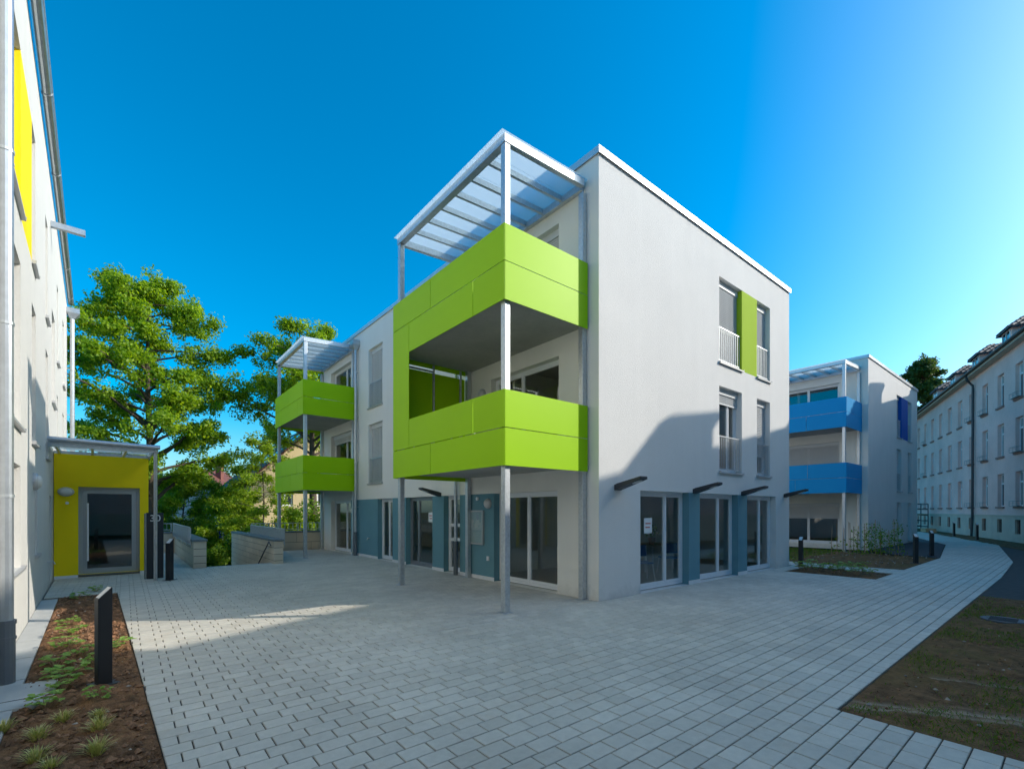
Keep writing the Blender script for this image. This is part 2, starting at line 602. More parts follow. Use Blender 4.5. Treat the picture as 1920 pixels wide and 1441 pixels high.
# ------------------------------------------------------------------ the setting: ground, paving, beds, lawn
LROT = math.atan(0.038)                      # the left building stands 2.2 degrees off the main one
LORG = (-0.78, 0.0, 0.0)
def LW(a, b, z=0.0):                         # left-building frame -> world
    c, s = math.cos(LROT), math.sin(LROT)
    return (LORG[0] + a * c - b * s, a * s + b * c, z)
def edge_bed(y):
    return 0.37 - 0.038 * y
def edge_facade(y):
    return -0.78 - 0.038 * y

LOW = -1.6                                    # level of the street below the terrace
g = MB()
for x0, x1, y0, y1 in ((-400, 400, -400, 17.15), (-400, 1.95, 17.15, 25.0), (3.8, 400, 17.15, 25.0)):
    g.quad((x0, y0, -0.09), (x1, y0, -0.09), (x1, y1, -0.09), (x0, y1, -0.09))
g.quad((-400, 25, LOW), (400, 25, LOW), (400, 900, LOW), (-400, 900, LOW))
g.quad((1.95, 17.15, -0.3), (3.8, 17.15, -0.3), (3.8, 25, LOW - 0.02), (1.95, 25, LOW - 0.02))
for x0, x1 in ((-400, 1.95), (3.8, 400)):
    g.quad((x0, 25, LOW), (x1, 25, LOW), (x1, 25, -0.09), (x0, 25, -0.09))
tag(g.build('ground', TERRAIN, fix=False), 'rough earth and grass ground under the housing estate', kind='structure')

def pave(name, label, zones, L, W, off, material, joint, top=0.0, dirx=(1, 0), org=(0, 0), singles=0, piece='paving_stone', bed=JOINT):
    base = MB()
    for z in zones:
        base.quad(*[(p[0], p[1], top - 0.014) for p in z])
    root = base.build(name, bed, fix=False)
    tag(root, label, kind='structure')
    ux, uy = dirx
    blocks = []
    for z in zones:
        us = [(p[0] - org[0]) * ux + (p[1] - org[1]) * uy for p in z]
        vs_ = [-(p[0] - org[0]) * uy + (p[1] - org[1]) * ux for p in z]
        zl = list(zip(us, vs_))
        for j in range(math.floor(min(vs_) / W), math.ceil(max(vs_) / W)):
            sh = off if j % 2 else 0.0
            for i in range(math.floor((min(us) - sh) / L) - 1, math.ceil((max(us) - sh) / L) + 1):
                u0, v0 = i * L + sh, j * W
                q = clip([(u0, v0), (u0 + L, v0), (u0 + L, v0 + W), (u0, v0 + W)], zl)
                if len(q) < 3 or area(q) < 0.04 * L * W:
                    continue
                blocks.append((q, area(q) > 0.985 * L * W, u0, v0))
    def world(u, v):
        return org[0] + u * ux - v * uy, org[1] + u * uy + v * ux
    def inset(q, t):
        cx, cy = sum(p[0] for p in q) / len(q), sum(p[1] for p in q) / len(q)
        return [(p[0] - math.copysign(min(t, abs(p[0] - cx)), p[0] - cx), p[1] - math.copysign(min(t, abs(p[1] - cy)), p[1] - cy)) for p in q]
    seen = []
    for k, (q, whole, u0, v0) in enumerate(blocks):
        x, y = world(u0 + L / 2, v0 + W / 2)
        d = x * RY[0] + y * RY[1]
        l = x * RX[0] + y * RX[1]
        if whole and d > 2.9 and abs(l / d) < 1.06 and CAM_H / d * F_PX < 472:
            seen.append((d, k))
    seen.sort()
    pick = {k for _, k in seen[:singles]}
    h = 0.004
    if singles:
        mb = MB()
        q = [(-L / 2, -W / 2), (L / 2, -W / 2), (L / 2, W / 2), (-L / 2, W / 2)]
        a, b = inset(q, joint / 2), inset(q, joint / 2 + h)
        mb.hexa([(p[0], p[1], -0.05) for p in a], [(p[0], p[1], -h) for p in a])
        mb.f.pop(-5)
        i = mb.pts([(p[0], p[1], 0) for p in b])
        mb.f.append((i, i + 1, i + 2, i + 3))
        for c in range(4):
            mb.f.append((4 + c, 4 + (c + 1) % 4, i + (c + 1) % 4, i + c))
        me = mb.mesh(piece, material)
        ang = math.atan2(uy, ux)
    rest = MB()
    for k, (q, whole, u0, v0) in enumerate(blocks):
        dz = top + rnd.uniform(-0.0012, 0.0012)
        if k in pick:
            x, y = world(u0 + L / 2, v0 + W / 2)
            o = inst(piece, me, root, (x, y, dz), ang)
            o.rotation_euler = (rnd.uniform(-0.004, 0.004), rnd.uniform(-0.003, 0.003), ang)
            continue
        a, b = inset(q, joint / 2), inset(q, joint / 2 + h)
        n = len(q)
        i = rest.pts([(*world(*p), dz - 0.03) for p in a] + [(*world(*p), dz - h) for p in a] + [(*world(*p), dz) for p in b])
        for c in range(n):
            e = (c + 1) % n
            rest.f.append((i + c, i + e, i + n + e, i + n + c))
            rest.f.append((i + n + c, i + n + e, i + 2 * n + e, i + 2 * n + c))
        rest.f.append(tuple(i + 2 * n + c for c in range(n)))
    o = rest.build('distant_paving_stones', material, root, fix=False)
    tag(o, kind='stuff')
    return root

E1, E2 = edge_bed, edge_facade
plaza_zones = [
    [(E1(-3), -3), (4.85, -3), (4.85, 5.96), (E1(5.96), 5.96)],
    [(4.85, 1.39), (14.8, 1.39), (14.8, 5.96), (4.85, 5.96)],
    [(14.8, 1.39), (16.6, 1.39), (16.6, 3.4), (14.8, 3.4)],
    [(14.8, 5.55), (16.6, 5.55), (16.6, 5.96), (14.8, 5.96)],
    [(16.6, 1.39), (17.8, 1.39), (17.8, 14), (16.6, 14)],
    [(E1(5.96), 5.96), (7.07, 5.96), (7.07, 13.2), (E1(13.2), 13.2)],
    [(E2(13.2) + 0.02, 13.2), (7.07, 13.2), (7.07, 16.95), (E2(16.95) + 0.02, 16.95)],
    [(0.2, 16.95), (1.6, 16.95), (1.6, 24.6), (0.2, 24.6)],
    [(4.05, 16.95), (7.07, 16.95), (7.07, 22.2), (4.05, 22.2)],
    [(1.6, 16.95), (4.05, 16.95), (4.05, 17.15), (1.6, 17.15)],
    [(17.8, 1.39), (23.4, 1.55), (23.4, 3.42), (17.8, 3.42)],
    [(23.4, 1.55), (34.5, 2.8), (33, 4.6), (23.4, 3.42)],
    [(34.5, 2.8), (52, 8.6), (50.5, 10.4), (33, 4.6)],
]
pave('plaza_paving', 'grey concrete block paving of the courtyard and winding footpath', plaza_zones, 0.240, 0.1655, 0.08, PAVER, 0.010, singles=300, org=(0.075, 0.03))

OU = Vector((0.942, 0.336, 0)).normalized()   # the old building's facade line and outward normal
ON = Vector((-OU.y, OU.x, 0))
OP = Vector((37.6, 2.1, 0))
def OW(s, n, z=0.0):
    p = OP + OU * s + ON * n
    return (p.x, p.y, z)
dz = [(13.7, 1.385), (13.7, -4.2), OW(-3.0, 1.9)[:2], (34.45, 2.78), (23.4, 1.545)]
pave('dark_paving', 'dark grey small sett paving beside the footpath', [[dz[0], dz[1], dz[2], dz[3], dz[4]]], 0.155, 0.155, 0.0, DARKPAVE, 0.012, top=-0.004, piece='sett')
dp = MB()
dp.quad((23.42, 3.44, -0.008), (32.9, 4.62, -0.008), (45, 8.7, -0.008), (44, 9.6, -0.008), (35.8, 6.18, -0.008), (25.9, 6.18, -0.008), (24.0, 5.0, -0.008))
tag(dp.build('asphalt_apron', DARKPAVE, fix=False), 'dark grey apron along the blue building', kind='structure')

def soil_patch(name, label, quad, nu, nv, amp, z0, material, tracks=(), seed=0.0, crown=0.0):
    """earth surface over a four-cornered plot, uneven, with optional wheel ruts (polylines)"""
    v, f, tr = [], [], []
    p00, p10, p11, p01 = [Vector((*p, 0)) for p in quad]
    for j in range(nv + 1):
        for i in range(nu + 1):
            s, t = i / nu, j / nv
            p = (p00 * (1 - s) + p10 * s) * (1 - t) + (p01 * (1 - s) + p11 * s) * t
            h = mnoise.fractal(Vector((p.x * 2.2, p.y * 2.2, seed)), 1.0, 2.0, 6) * amp
            h += abs(mnoise.noise(Vector((p.x * 11, p.y * 11, seed + 3)))) * amp * 0.9
            ed = min(s, 1 - s, t, 1 - t)
            h = h * min(1, ed * 18) + crown * min(1, ed * 6)
            tk = 0.0
            for line, wd in tracks:
                dd = 9.0
                for a, b in zip(line, line[1:]):
                    a, b = Vector((*a, 0)), Vector((*b, 0))
                    w = max(0, min(1, (p - a).dot(b - a) / (b - a).length_squared))
                    dd = min(dd, (p - (a + (b - a) * w)).length)
                tk = max(tk, max(0, 1 - (dd / wd) ** 2))
            tk *= 0.55 + 0.45 * math.sin(p.x * 40 + p.y * 22)
            h -= tk * 0.02
            v.append((p.x, p.y, z0 + h))
            tr.append(min(1.0, tk * 1.1))
    for j in range(nv):
        for i in range(nu):
            k = j * (nu + 1) + i
            f.append((k, k + 1, k + nu + 2, k + nu + 1))
    me = bpy.data.meshes.new(name)
    me.from_pydata(v, [], f)
    a = me.attributes.new('track', 'FLOAT', 'POINT')
    a.data.foreach_set('value', tr)
    me.materials.append(material)
    me.polygons.foreach_set('use_smooth', [True] * len(f))
    o = bpy.data.objects.new(name, me)
    put(o)
    return tag(o, label, kind='structure')

BED_A0, BED_A1 = 0.247, 1.147
bedq = [LW(BED_A0, -1)[:2], LW(BED_A1, -1)[:2], LW(BED_A1, 13.2)[:2], LW(BED_A0, 13.2)[:2]]
soil_patch('planting_bed_soil', 'dark bark and earth of the narrow bed along the left building', bedq, 60, 700, 0.05, -0.018, SOIL, seed=1)
LAWN = [(4.853, -7), (13.69, -7), (13.69, 1.387), (4.853, 1.387)]
tr1 = [(5.15, 1.3), (5.35, 1.05), (5.6, 0.7), (5.85, 0.2), (6.1, -0.6)]
tr2 = [(6.6, 1.0), (6.95, 0.4), (7.2, -0.3), (7.4, -1.0)]
soil_patch('lawn_soil', 'newly seeded bare brown lawn with thin green patches', LAWN, 260, 250, 0.03, -0.016, LAWNSOIL, tracks=((tr1, 0.17), (tr2, 0.07)), seed=5)
soil_patch('small_bed_soil', 'small dark planting bed cut into the paving beside the white building', [(14.82, 3.42), (16.58, 3.42), (16.58, 5.53), (14.82, 5.53)], 50, 50, 0.03, -0.02, SOIL, seed=9, crown=0.03)
soil_patch('shrub_bed_soil', 'brown earth bed in front of the blue balcony building', [(17.82, 3.44), (23.3, 3.44), (24.6, 14), (17.82, 14)], 90, 120, 0.05, -0.02, LAWNSOIL, seed=13, crown=0.06)
soil_patch('verge_soil', 'brown earth strip along the foot of the old building', [OW(-45, 0.02)[:2], OW(40, 0.02)[:2], OW(40, 1.88)[:2], OW(-45, 1.88)[:2]], 300, 10, 0.04, -0.01, LAWNSOIL, seed=17)

# concrete edging strip at the foot of the left building, slab by slab
st = MB(lambda a, b, c: LW(a, b, c)).box(0.0, 0.245, -1, 13.2, -0.09, -0.03).build('edging_strip', JOINT)
tag(st, 'pale concrete slab edging between left facade and planting bed', kind='structure')
slab = MB().box(-0.118, 0.118, -0.49, 0.49, -0.05, 0.0).mesh('edging_slab', CONCLT)
for k in range(14):
    o = inst('edging_slab', slab, st, LW(0.124, -0.5 + k * 1.0, rnd.uniform(-0.004, 0.004)), LROT)

def rocks(name, label, spots, material, parent=None):
    """irregular lumps as one scatter"""
    oct_v = np.array([(1, 0, 0), (-1, 0, 0), (0, 1, 0), (0, -1, 0), (0, 0, 1), (0, 0, -1)], float)
    oct_f = np.array([(0, 2, 4), (2, 1, 4), (1, 3, 4), (3, 0, 4), (2, 0, 5), (1, 2, 5), (3, 1, 5), (0, 3, 5)])
    rs = np.random.RandomState(len(spots))
    V, F = [], []
    for k, (x, y, z, r) in enumerate(spots):
        v = oct_v * r * rs.uniform(0.55, 1.25, (6, 3)) * (1, 1, 0.7)
        a = rs.uniform(0, 6.28)
        c, s = math.cos(a), math.sin(a)
        v = v @ np.array(((c, s, 0), (-s, c, 0), (0, 0, 1)))
        V.append(v + (x, y, z))
        F.append(oct_f + 6 * k)
    me = bpy.data.meshes.new(name)
    me.from_pydata(np.concatenate(V).tolist(), [], np.concatenate(F).tolist())
    me.materials.append(material)
    o = bpy.data.objects.new(name, me)
    put(o, parent)
    return tag(o, label, kind='stuff')

def scat(n, fn, r0, r1, z0=-0.02):
    out = []
    for _ in range(n):
        x, y = fn()
        out.append((x, y, z0 + rnd.uniform(-0.005, 0.012), r0 + (r1 - r0) * rnd.random() ** 3))
    return out
rocks('earth_clods', 'dark earth clods and bark chips strewn over the left bed', scat(6500, lambda: LW(rnd.uniform(0.27, 1.12), rnd.uniform(2.0, 13.1))[:2], 0.006, 0.045, -0.012), CLODS)
rocks('bed_pebbles', 'pale pebbles scattered in the left bed', scat(140, lambda: LW(rnd.uniform(0.3, 1.1), rnd.uniform(2.2, 13))[:2], 0.008, 0.026, -0.005), STONES)
rocks('lawn_clods', 'crumbs of earth over the bare lawn', scat(7000, lambda: (rnd.uniform(4.95, 13.6), rnd.uniform(-4, 1.33)), 0.006, 0.03), CLODS)
rocks('lawn_pebbles', 'pale stones on the bare lawn', scat(160, lambda: (rnd.uniform(4.95, 13.6), rnd.uniform(-4, 1.33)), 0.008, 0.03, -0.005), STONES)
rocks('shrub_bed_pebbles', 'pale stones on the earth by the blue building', scat(120, lambda: (rnd.uniform(18, 23.2), rnd.uniform(3.6, 7)), 0.015, 0.06, 0.05), STONES)

def blades(name, label, spots, hmin, hmax, wid, material, lean=0.5):
    rs = np.random.RandomState(len(spots) + 3)
    P = np.array(spots)
    n = len(P)
    h = rs.uniform(hmin, hmax, n)[:, None]
    a = rs.uniform(0, 6.283, n)
    d = np.stack((np.cos(a), np.sin(a), np.zeros(n)), 1)
    s = np.stack((-np.sin(a), np.cos(a), np.zeros(n)), 1) * wid
    ln = rs.uniform(0.1, lean, n)[:, None] * h
    tip = P + d * ln + np.array((0, 0, 1)) * h
    mid = P + d * ln * 0.3 + np.array((0, 0, 0.55)) * h
    V = np.stack((P - s, P + s, mid + s * 0.7, tip, mid - s * 0.7), 1).reshape(-1, 3)
    o = bpy.data.objects.new(name, np_mesh(name, V, None, material, 5))
    put(o)
    return tag(o, label, kind='stuff')
sp = []
while len(sp) < 30000:
    x, y = rnd.uniform(4.92, 13.6), rnd.uniform(-4.5, 1.34)
    m = mnoise.noise(Vector((x * 0.9, y * 0.9, 2.2))) + 0.5 * mnoise.noise(Vector((x * 3.1, y * 3.1, 7)))
    if m > -0.05 + 0.3 * rnd.random() or (x < 5.6 and rnd.random() < 0.12) or rnd.random() < 0.012:
        sp.append((x, y, -0.018))
blades('lawn_grass', 'thin young grass in patches on the bare lawn', sp, 0.015, 0.05, 0.0016, BLADE, 0.9)
sp = [(rnd.uniform(17.9, 23.6), rnd.uniform(6.4, 10), 0.03) for _ in range(7000)]
blades('bed_grass', 'short grass under the blue balconies', sp, 0.03, 0.10, 0.006, BLADE, 0.9)

mh = MB()
mp = at(1828, 1156) + Vector((0.1, -0.32, 0))
mh.tube([(mp.x, mp.y, -0.02), (mp.x, mp.y, 0.006)], 0.27, 28)
o = mh.build('manhole_cover', mat('iron_cover', (0.09, 0.10, 0.115), 0.6, var=0.2, vscale=12))
tag(o, 'round grey manhole cover set in the bare lawn', 'manhole cover')
mr_ = MB()
for k in range(4):
    mr_.box(mp.x - 0.2 + k * 0.1, mp.x - 0.14 + k * 0.1, mp.y - 0.16, mp.y + 0.16, 0.006, 0.012)
mr_.build('tread_bars', DARKPAVE, o)

# ------------------------------------------------------------------ building kit
def wall(fm, u0, u1, z0, z1, holes, depth, pick, reveal=None):
    """wall face with real openings; pick(u, z) names the surface, reveal(hole, side) that of the jambs"""
    out = {}
    def mb(key):
        if key not in out:
            out[key] = MB(fm)
        return out[key]
    us = sorted({u0, u1, *[h[0] for h in holes], *[h[1] for h in holes], *pick.cuts_u})
    zs = sorted({z0, z1, *[h[2] for h in holes], *[h[3] for h in holes], *pick.cuts_z})
    for a, b in zip(us, us[1:]):
        for c, d in zip(zs, zs[1:]):
            if a < u0 or b > u1 or c < z0 or d > z1:
                continue
            m, n = (a + b) / 2, (c + d) / 2
            if any(h[0] < m < h[1] and h[2] < n < h[3] for h in holes):
                continue
            mb(pick(m, n)).quad((a, 0, c), (b, 0, c), (b, 0, d), (a, 0, d))
    for h in holes:
        a, b, c, d = h[:4]
        for side, q in (('l', ((a, 0, c), (a, -depth, c), (a, -depth, d), (a, 0, d))),
                        ('r', ((b, 0, c), (b, -depth, c), (b, -depth, d), (b, 0, d))),
                        ('t', ((a, 0, d), (b, 0, d), (b, -depth, d), (a, -depth, d))),
                        ('b', ((a, 0, c), (b, 0, c), (b, -depth, c), (a, -depth, c)))):
            key = (reveal(h, side) if reveal else None) or pick.base
            mb(key).quad(*q)
    return out

class Pick:
    def __init__(self, base, zones=()):
        self.base, self.zones = base, zones
        self.cuts_u = [v for z in zones for v in z[:2]]
        self.cuts_z = [v for z in zones for v in z[2:4]]
    def __call__(self, u, z):
        for zz in self.zones:
            if zz[0] < u < zz[1] and zz[2] < z < zz[3]:
                return zz[4]
        return self.base

def window(parent, fm, hole, depth, leaves=(1.0,), fmat=None, gmat=None, shutter=0.0, railing=False, sill=True,
           bar=0.065, sash=0.05, name='window', thresh=0.0, transom=None, pane_name='pane'):
    """frame with its leaves; panes, shutter, railing and sill hang under it"""
    fmat, gmat = fmat or PVC, gmat or GLASS
    a, b, c, d = hole[:4]
    nf, nb = -depth + 0.05, -depth - 0.03
    m = MB(fm)
    m.box(a, b, nb, nf, d - bar, d).box(a, b, nb, nf, c + thresh, c + thresh + bar)
    m.box(a, a + bar, nb, nf, c + thresh + bar, d - bar).box(b - bar, b, nb, nf, c + thresh + bar, d - bar)
    tot = sum(leaves)
    w = b - a - 2 * bar
    x = a + bar
    spans = []
    for k, lf in enumerate(leaves):
        x1 = x + w * lf / tot
        spans.append((x, x1))
        if k < len(leaves) - 1:
            m.box(x1 - 0.02, x1 + 0.02, nb, nf + 0.004, c + thresh + bar, d - bar)
        x = x1
    panes = []
    for (x0, x1) in spans:
        z0, z1 = c + thresh + bar, d - bar
        s0, s1, f0, f1 = x0 + 0.004, x1 - 0.004, nf - 0.055, nf - 0.008
        m.box(s0, s1, f0, f1, z0 + 0.003, z0 + sash * 1.3).box(s0, s1, f0, f1, z1 - sash, z1 - 0.003)
        m.box(s0, s0 + sash, f0, f1, z0 + sash * 1.3, z1 - sash).box(s1 - sash, s1, f0, f1, z0 + sash * 1.3, z1 - sash)
        zc = [z0 + sash * 1.3, z1 - sash]
        for t in (transom or ()):
            zz = z0 + (z1 - z0) * t
            m.box(s0 + sash, s1 - sash, f0, f1, zz - 0.045, zz + 0.045)
            zc[-1:-1] = [zz - 0.045, zz + 0.045]
        for p, q in zip(zc[::2], zc[1::2]):
            panes.append((s0 + sash, s1 - sash, p, q))
    o = m.build(name, fmat, parent)
    for p in panes:
        g_ = MB(fm)
        n = nf - 0.034
        g_.box(p[0] - 0.004, p[1] + 0.004, n - 0.004, n + 0.004, p[2] - 0.004, p[3] + 0.004)
        g_.build(pane_name, gmat, o)
    if shutter:
        s = MB(fm)
        zt, zb = d - 0.002, d - (d - c) * shutter
        s.box(a + 0.006, b - 0.006, nf + 0.006, nf + 0.055, max(zb, zt - 0.16), zt)
        z = zt - 0.16
        while z > zb + 0.02:
            z2 = max(z - 0.048, zb)
            s.hexa([(a + 0.012, nf + 0.014, z2 + 0.004), (b - 0.012, nf + 0.014, z2 + 0.004), (b - 0.012, nf + 0.014, z - 0.002), (a + 0.012, nf + 0.014, z - 0.002)],
                   [(a + 0.012, nf + 0.022, z2 + 0.004), (b - 0.012, nf + 0.022, z2 + 0.004), (b - 0.012, nf + 0.034, z - 0.018), (a + 0.012, nf + 0.034, z - 0.018)])
            z = z2
        if shutter < 0.97:
            s.box(a + 0.01, b - 0.01, nf + 0.008, nf + 0.04, zb - 0.04, zb)
        s.build('roller_shutter', SHUT, o)
    if railing:
        r = MB(fm)
        n0, n1 = -0.075, -0.045
        r.box(a + 0.015, b - 0.015, n0, n1, c + 0.93, c + 0.955).box(a + 0.015, b - 0.015, n0, n1, c + 0.08, c + 0.105)
        k = max(4, round((b - a) / 0.115))
        for i in range(k + 1):
            u = a + 0.02 + (b - a - 0.055) * i / k
            r.box(u, u + 0.014, n0 + 0.008, n1 - 0.008, c + 0.105, c + 0.93)
        r.build('railing', GALV, o)
    if sill:
        s = MB(fm)
        s.box(a - 0.03, b + 0.03, -depth + 0.052, 0.055, c - 0.035, c - 0.004)
        s.box(a - 0.03, a - 0.005, -0.02, 0.06, c - 0.0035, c + 0.022).box(b + 0.005, b + 0.03, -0.02, 0.06, c - 0.0035, c + 0.022)
        s.build('sill', SILL, o)
    return o

def bulkhead_lamp(parent, fm, u, z, r=0.14, name='bulkhead_lamp', oval=1.0):
    m = MB(fm)
    n = 20
    prof = [(r, 0.0), (r, 0.035), (r * 0.9, 0.06), (r * 0.78, 0.065)]
    rings = []
    for rr, h in prof:
        i = m.pts([(u + rr * oval * math.cos(6.2832 * k / n), h, z + rr * math.sin(6.2832 * k / n)) for k in range(n)])
        rings.append(i)
    for a, b in zip(rings, rings[1:]):
        for k in range(n):
            m.f.append((a + k, a + (k + 1) % n, b + (k + 1) % n, b + k))
    o = m.build(name, SILL, parent, smooth=False)
    l = MB(fm)
    prof = [(r * 0.78, 0.062), (r * 0.7, 0.085), (r * 0.45, 0.105), (r * 0.15, 0.112)]
    rings = []
    for rr, h in prof:
        rings.append(l.pts([(u + rr * oval * math.cos(6.2832 * k / n), h, z + rr * math.sin(6.2832 * k / n)) for k in range(n)]))
    for a, b in zip(rings, rings[1:]):
        for k in range(n):
            l.f.append((a + k, a + (k + 1) % n, b + (k + 1) % n, b + k))
    l.f.append(tuple(rings[-1] + k for k in range(n)))
    l.build('lens', LENS, o, smooth=True)
    return o

def arm_lamp(parent, fm, u, z, length=0.62, w=0.23):
    """flat rectangular luminaire tilted up from the wall"""
    m = MB(fm)
    t, rise = 0.07, 0.17
    def sec(n, zz, hw, th):
        return [(u - hw, n, zz - th), (u + hw, n, zz - th), (u + hw, n, zz), (u - hw, n, zz)]
    m.hexa(sec(0.0, z + 0.03, w / 2, 0.11), sec(0.05, z + 0.045, w / 2, 0.10))
    m.hexa(sec(0.0501, z + 0.05, w / 2, 0.11), sec(length, z + rise, w / 2, 0.055))
    o = m.build('wall_lamp', ANTH, parent, bevel=0.006)
    l = MB(fm)
    k0, k1 = 0.55, 0.92
    pts = []
    for j in range(16):
        a = 6.2832 * j / 16
        f = (k0 + k1) / 2 + (k1 - k0) / 2 * math.cos(a)
        n = 0.05 + (length - 0.05) * f
        zb = (z + 0.05 - 0.11) * (1 - f) + (z + rise - 0.055) * f
        pts.append((u + w * 0.36 * math.sin(a), n, zb - 0.004))
    l.quad(*pts)
    l.build('lens', LENS, o)
    return o

def downpipe(parent, fm, u, n, z0, z1, r=0.05, hopper=True, foot=0.9, material=None):
    material = material or ZINC
    m = MB(fm)
    m.tube([(u, n, z0), (u, n, z1)], r, 14)
    o = m.build('downpipe', material, parent, smooth=False)
    f = MB(fm)
    f.tube([(u, n, z0), (u, n, z0 + foot)], r * 1.22, 14)
    f.tube([(u, n, z0 + foot * 0.72), (u, n, z0 + foot * 0.76)], r * 1.36, 14)
    f.tube([(u, n, z0 + foot - 0.02), (u, n, z0 + foot + 0.02)], r * 1.36, 14)
    f.build('standpipe', mat('dark_grey_standpipe', (0.13, 0.15, 0.17), 0.5, metal=0.2, var=0.1, vscale=6), o)
    z = z0 + 1.9
    while z < z1 - 0.3:
        b = MB(fm)
        b.tube([(u, n, z - 0.015), (u, n, z + 0.015)], r * 1.12, 14)
        b.box(u - 0.012, u + 0.012, 0.0, n - r * 0.9, z - 0.012, z + 0.012)
        b.build('bracket', GALV, o)
        z += 1.75
    if hopper:
        h = MB(fm)
        w = r * 3.0
        h.hexa([(u - r * 1.2, n - r * 1.2, z1 - 0.02), (u + r * 1.2, n - r * 1.2, z1 - 0.02), (u + r * 1.2, n + r * 1.2, z1 - 0.02), (u - r * 1.2, n + r * 1.2, z1 - 0.02)],
               [(u - w, max(n - w, 0.004), z1 + 0.16), (u + w, max(n - w, 0.004), z1 + 0.16), (u + w, n + w, z1 + 0.16), (u - w, n + w, z1 + 0.16)])
        h.box(u - w, u + w, max(n - w, 0.004), n + w, z1 + 0.1601, z1 + 0.34)
        h.build('hopper', material, o)
    return o

PZ = ((2.51, 3.16, 3.81), (5.31, 5.97, 6.61))     # balcony parapet panels: bottom, middle joint, top
def balcony_tower(root, xw, xf, y0, y1, pm, screen=False, joints=None, n_raft=7, pm_wall=None):
    """two stacked balconies on posts with panel parapets, under a glass roof"""
    G = 0.007
    t = 0.014
    for lev, (zb, zm, zt) in enumerate(PZ):
        sl = MB().box(xf + 0.07, xw, y0 + 0.07, y1 - 0.07, zb + 0.1, zb + 0.27)
        bal = sl.build('balcony', CONC, root)
        ed = MB()
        ed.box(xf + 0.03, xf + 0.065, y0 + 0.03, y1 - 0.03, zb + 0.05, zb + 0.13).box(xf + 0.066, xw, y0 + 0.03, y0 + 0.065, zb + 0.05, zb + 0.13)
        for yy in (y0 + 0.05, y1 - 0.07):
            for xx in np.linspace(xf + 0.1, xw - 0.25, 3):
                ed.box(xx, xx + 0.03, yy, yy + 0.02, zb + 0.28, zt - 0.05)
        for yy in np.linspace(y0 + 0.15, y1 - 0.2, 6):
            ed.box(xf + 0.03, xf + 0.055, yy, yy + 0.03, zb + 0.14, zt - 0.05)
        ed.box(xf + 0.02, xf + 0.06, y0 + 0.08, y1 - 0.08, zt - 0.045, zt - 0.015)
        ed.box(xf + 0.08, xw - 0.02, y0 + 0.02, y0 + 0.06, zt - 0.045, zt - 0.015)
        ed.build('parapet_frame', GALV, bal)
        def front(ya, yb, za, zc):
            MB().box(xf, xf + t, ya + G, yb - G, za + G, zc - G).build('panel', pm, bal)
        jt = joints[lev] if joints else ((y0 + (y1 - y0) * 0.42,), (y0 + (y1 - y0) * 0.2,))
        low = [y0, *jt[0], y1]
        upp = [y0, *jt[1], y1]
        band = y1 - 0.81 if screen else None
        if screen and lev == 0:
            upp = [y0, *jt[1], band]
        for a, b in zip(low, low[1:]):
            if screen and lev == 1 and b == y1:
                continue
            front(a, b, zb, zm)
        for a, b in zip(upp, upp[1:]):
            front(a, b, zm, zt)
        MB().box(xf + t + 0.002, xw - 0.06, y0, y0 + t, zb + G, zm - G).build('panel', pm, bal)
        MB().box(xf + t + 0.002, xw - 0.06, y0, y0 + t, zm + G, zt - G).build('panel', pm, bal)
        MB().box(xf + t + 0.002, xw - 0.06, y1 - t, y1, zb + G, zm - G).build('panel', pm, bal)
        MB().box(xf + t + 0.002, xw - 0.06, y1 - t, y1, zm + G, zt - G).build('panel', pm, bal)
        if screen and lev == 0:
            front(band, y1, PZ[0][1], PZ[1][1])
            xm = (xf + xw) / 2
            MB().box(xf + t + 0.002, xm - G, y1 - t, y1, zt + G, PZ[1][0] - 0.1).build('panel', pm, bal)
            MB().box(xm + G, xw - 0.12, y1 - t, y1, zt + G, PZ[1][0] - 0.1).build('panel', pm, bal)
            fr = MB().box(xm - 0.025, xm + 0.025, y1 - 0.06, y1 - t - 0.003, zb + 0.28, PZ[1][0] + 0.09)
            fr.box(xw - 0.3, xw - 0.25, y1 - 0.06, y1 - t - 0.003, zb + 0.28, PZ[1][0] + 0.09)
            fr.box(xf + 0.2, xm - 0.026, y1 - 0.06, y1 - t - 0.003, PZ[1][0] - 0.09, PZ[1][0] - 0.05)
            fr.build('screen_frame', GALV, bal)
    h = 0.058
    posts = ((xf + 0.115, y0 + 0.115), (xf + 0.115, y1 - 0.2), (xw - 0.08, y0 + 0.12), (xw - 0.08, y1 - 0.12))
    for (x, y) in posts:
        p = MB().box(x - h, x + h, y - h, y + h, 0.012, 8.02)
        o = p.build('balcony_post', GALV, root, bevel=0.008)
        MB().box(x - h - 0.04, x + h + 0.04, y - h - 0.04, y + h + 0.04, -0.01, 0.010).build('base_plate', GALV, o)
    zr0, zr1 = 8.03, 8.17
    dzw = 0.10
    up = lambda x: (x - xf) / (xw - xf) * dzw
    b = MB()
    ya, yb = y0 + 0.05, y1 - 0.12
    b.box(xf + 0.05, xf + 0.18, ya, yb, zr0, zr1)
    b.box(xw - 0.10, xw - 0.01, ya + 0.1, yb - 0.1, zr0 + dzw - 0.02, zr1 + dzw - 0.02)
    for yy in (ya, yb - 0.1):
        b.hexa([(xf + 0.181, yy, zr0), (xw - 0.101, yy, zr0 + dzw), (xw - 0.101, yy, zr1 + dzw), (xf + 0.181, yy, zr1)],
               [(xf + 0.181, yy + 0.1, zr0), (xw - 0.101, yy + 0.1, zr0 + dzw), (xw - 0.101, yy + 0.1, zr1 + dzw), (xf + 0.181, yy + 0.1, zr1)])
    pg = b.build('glass_roof', GALV, root)
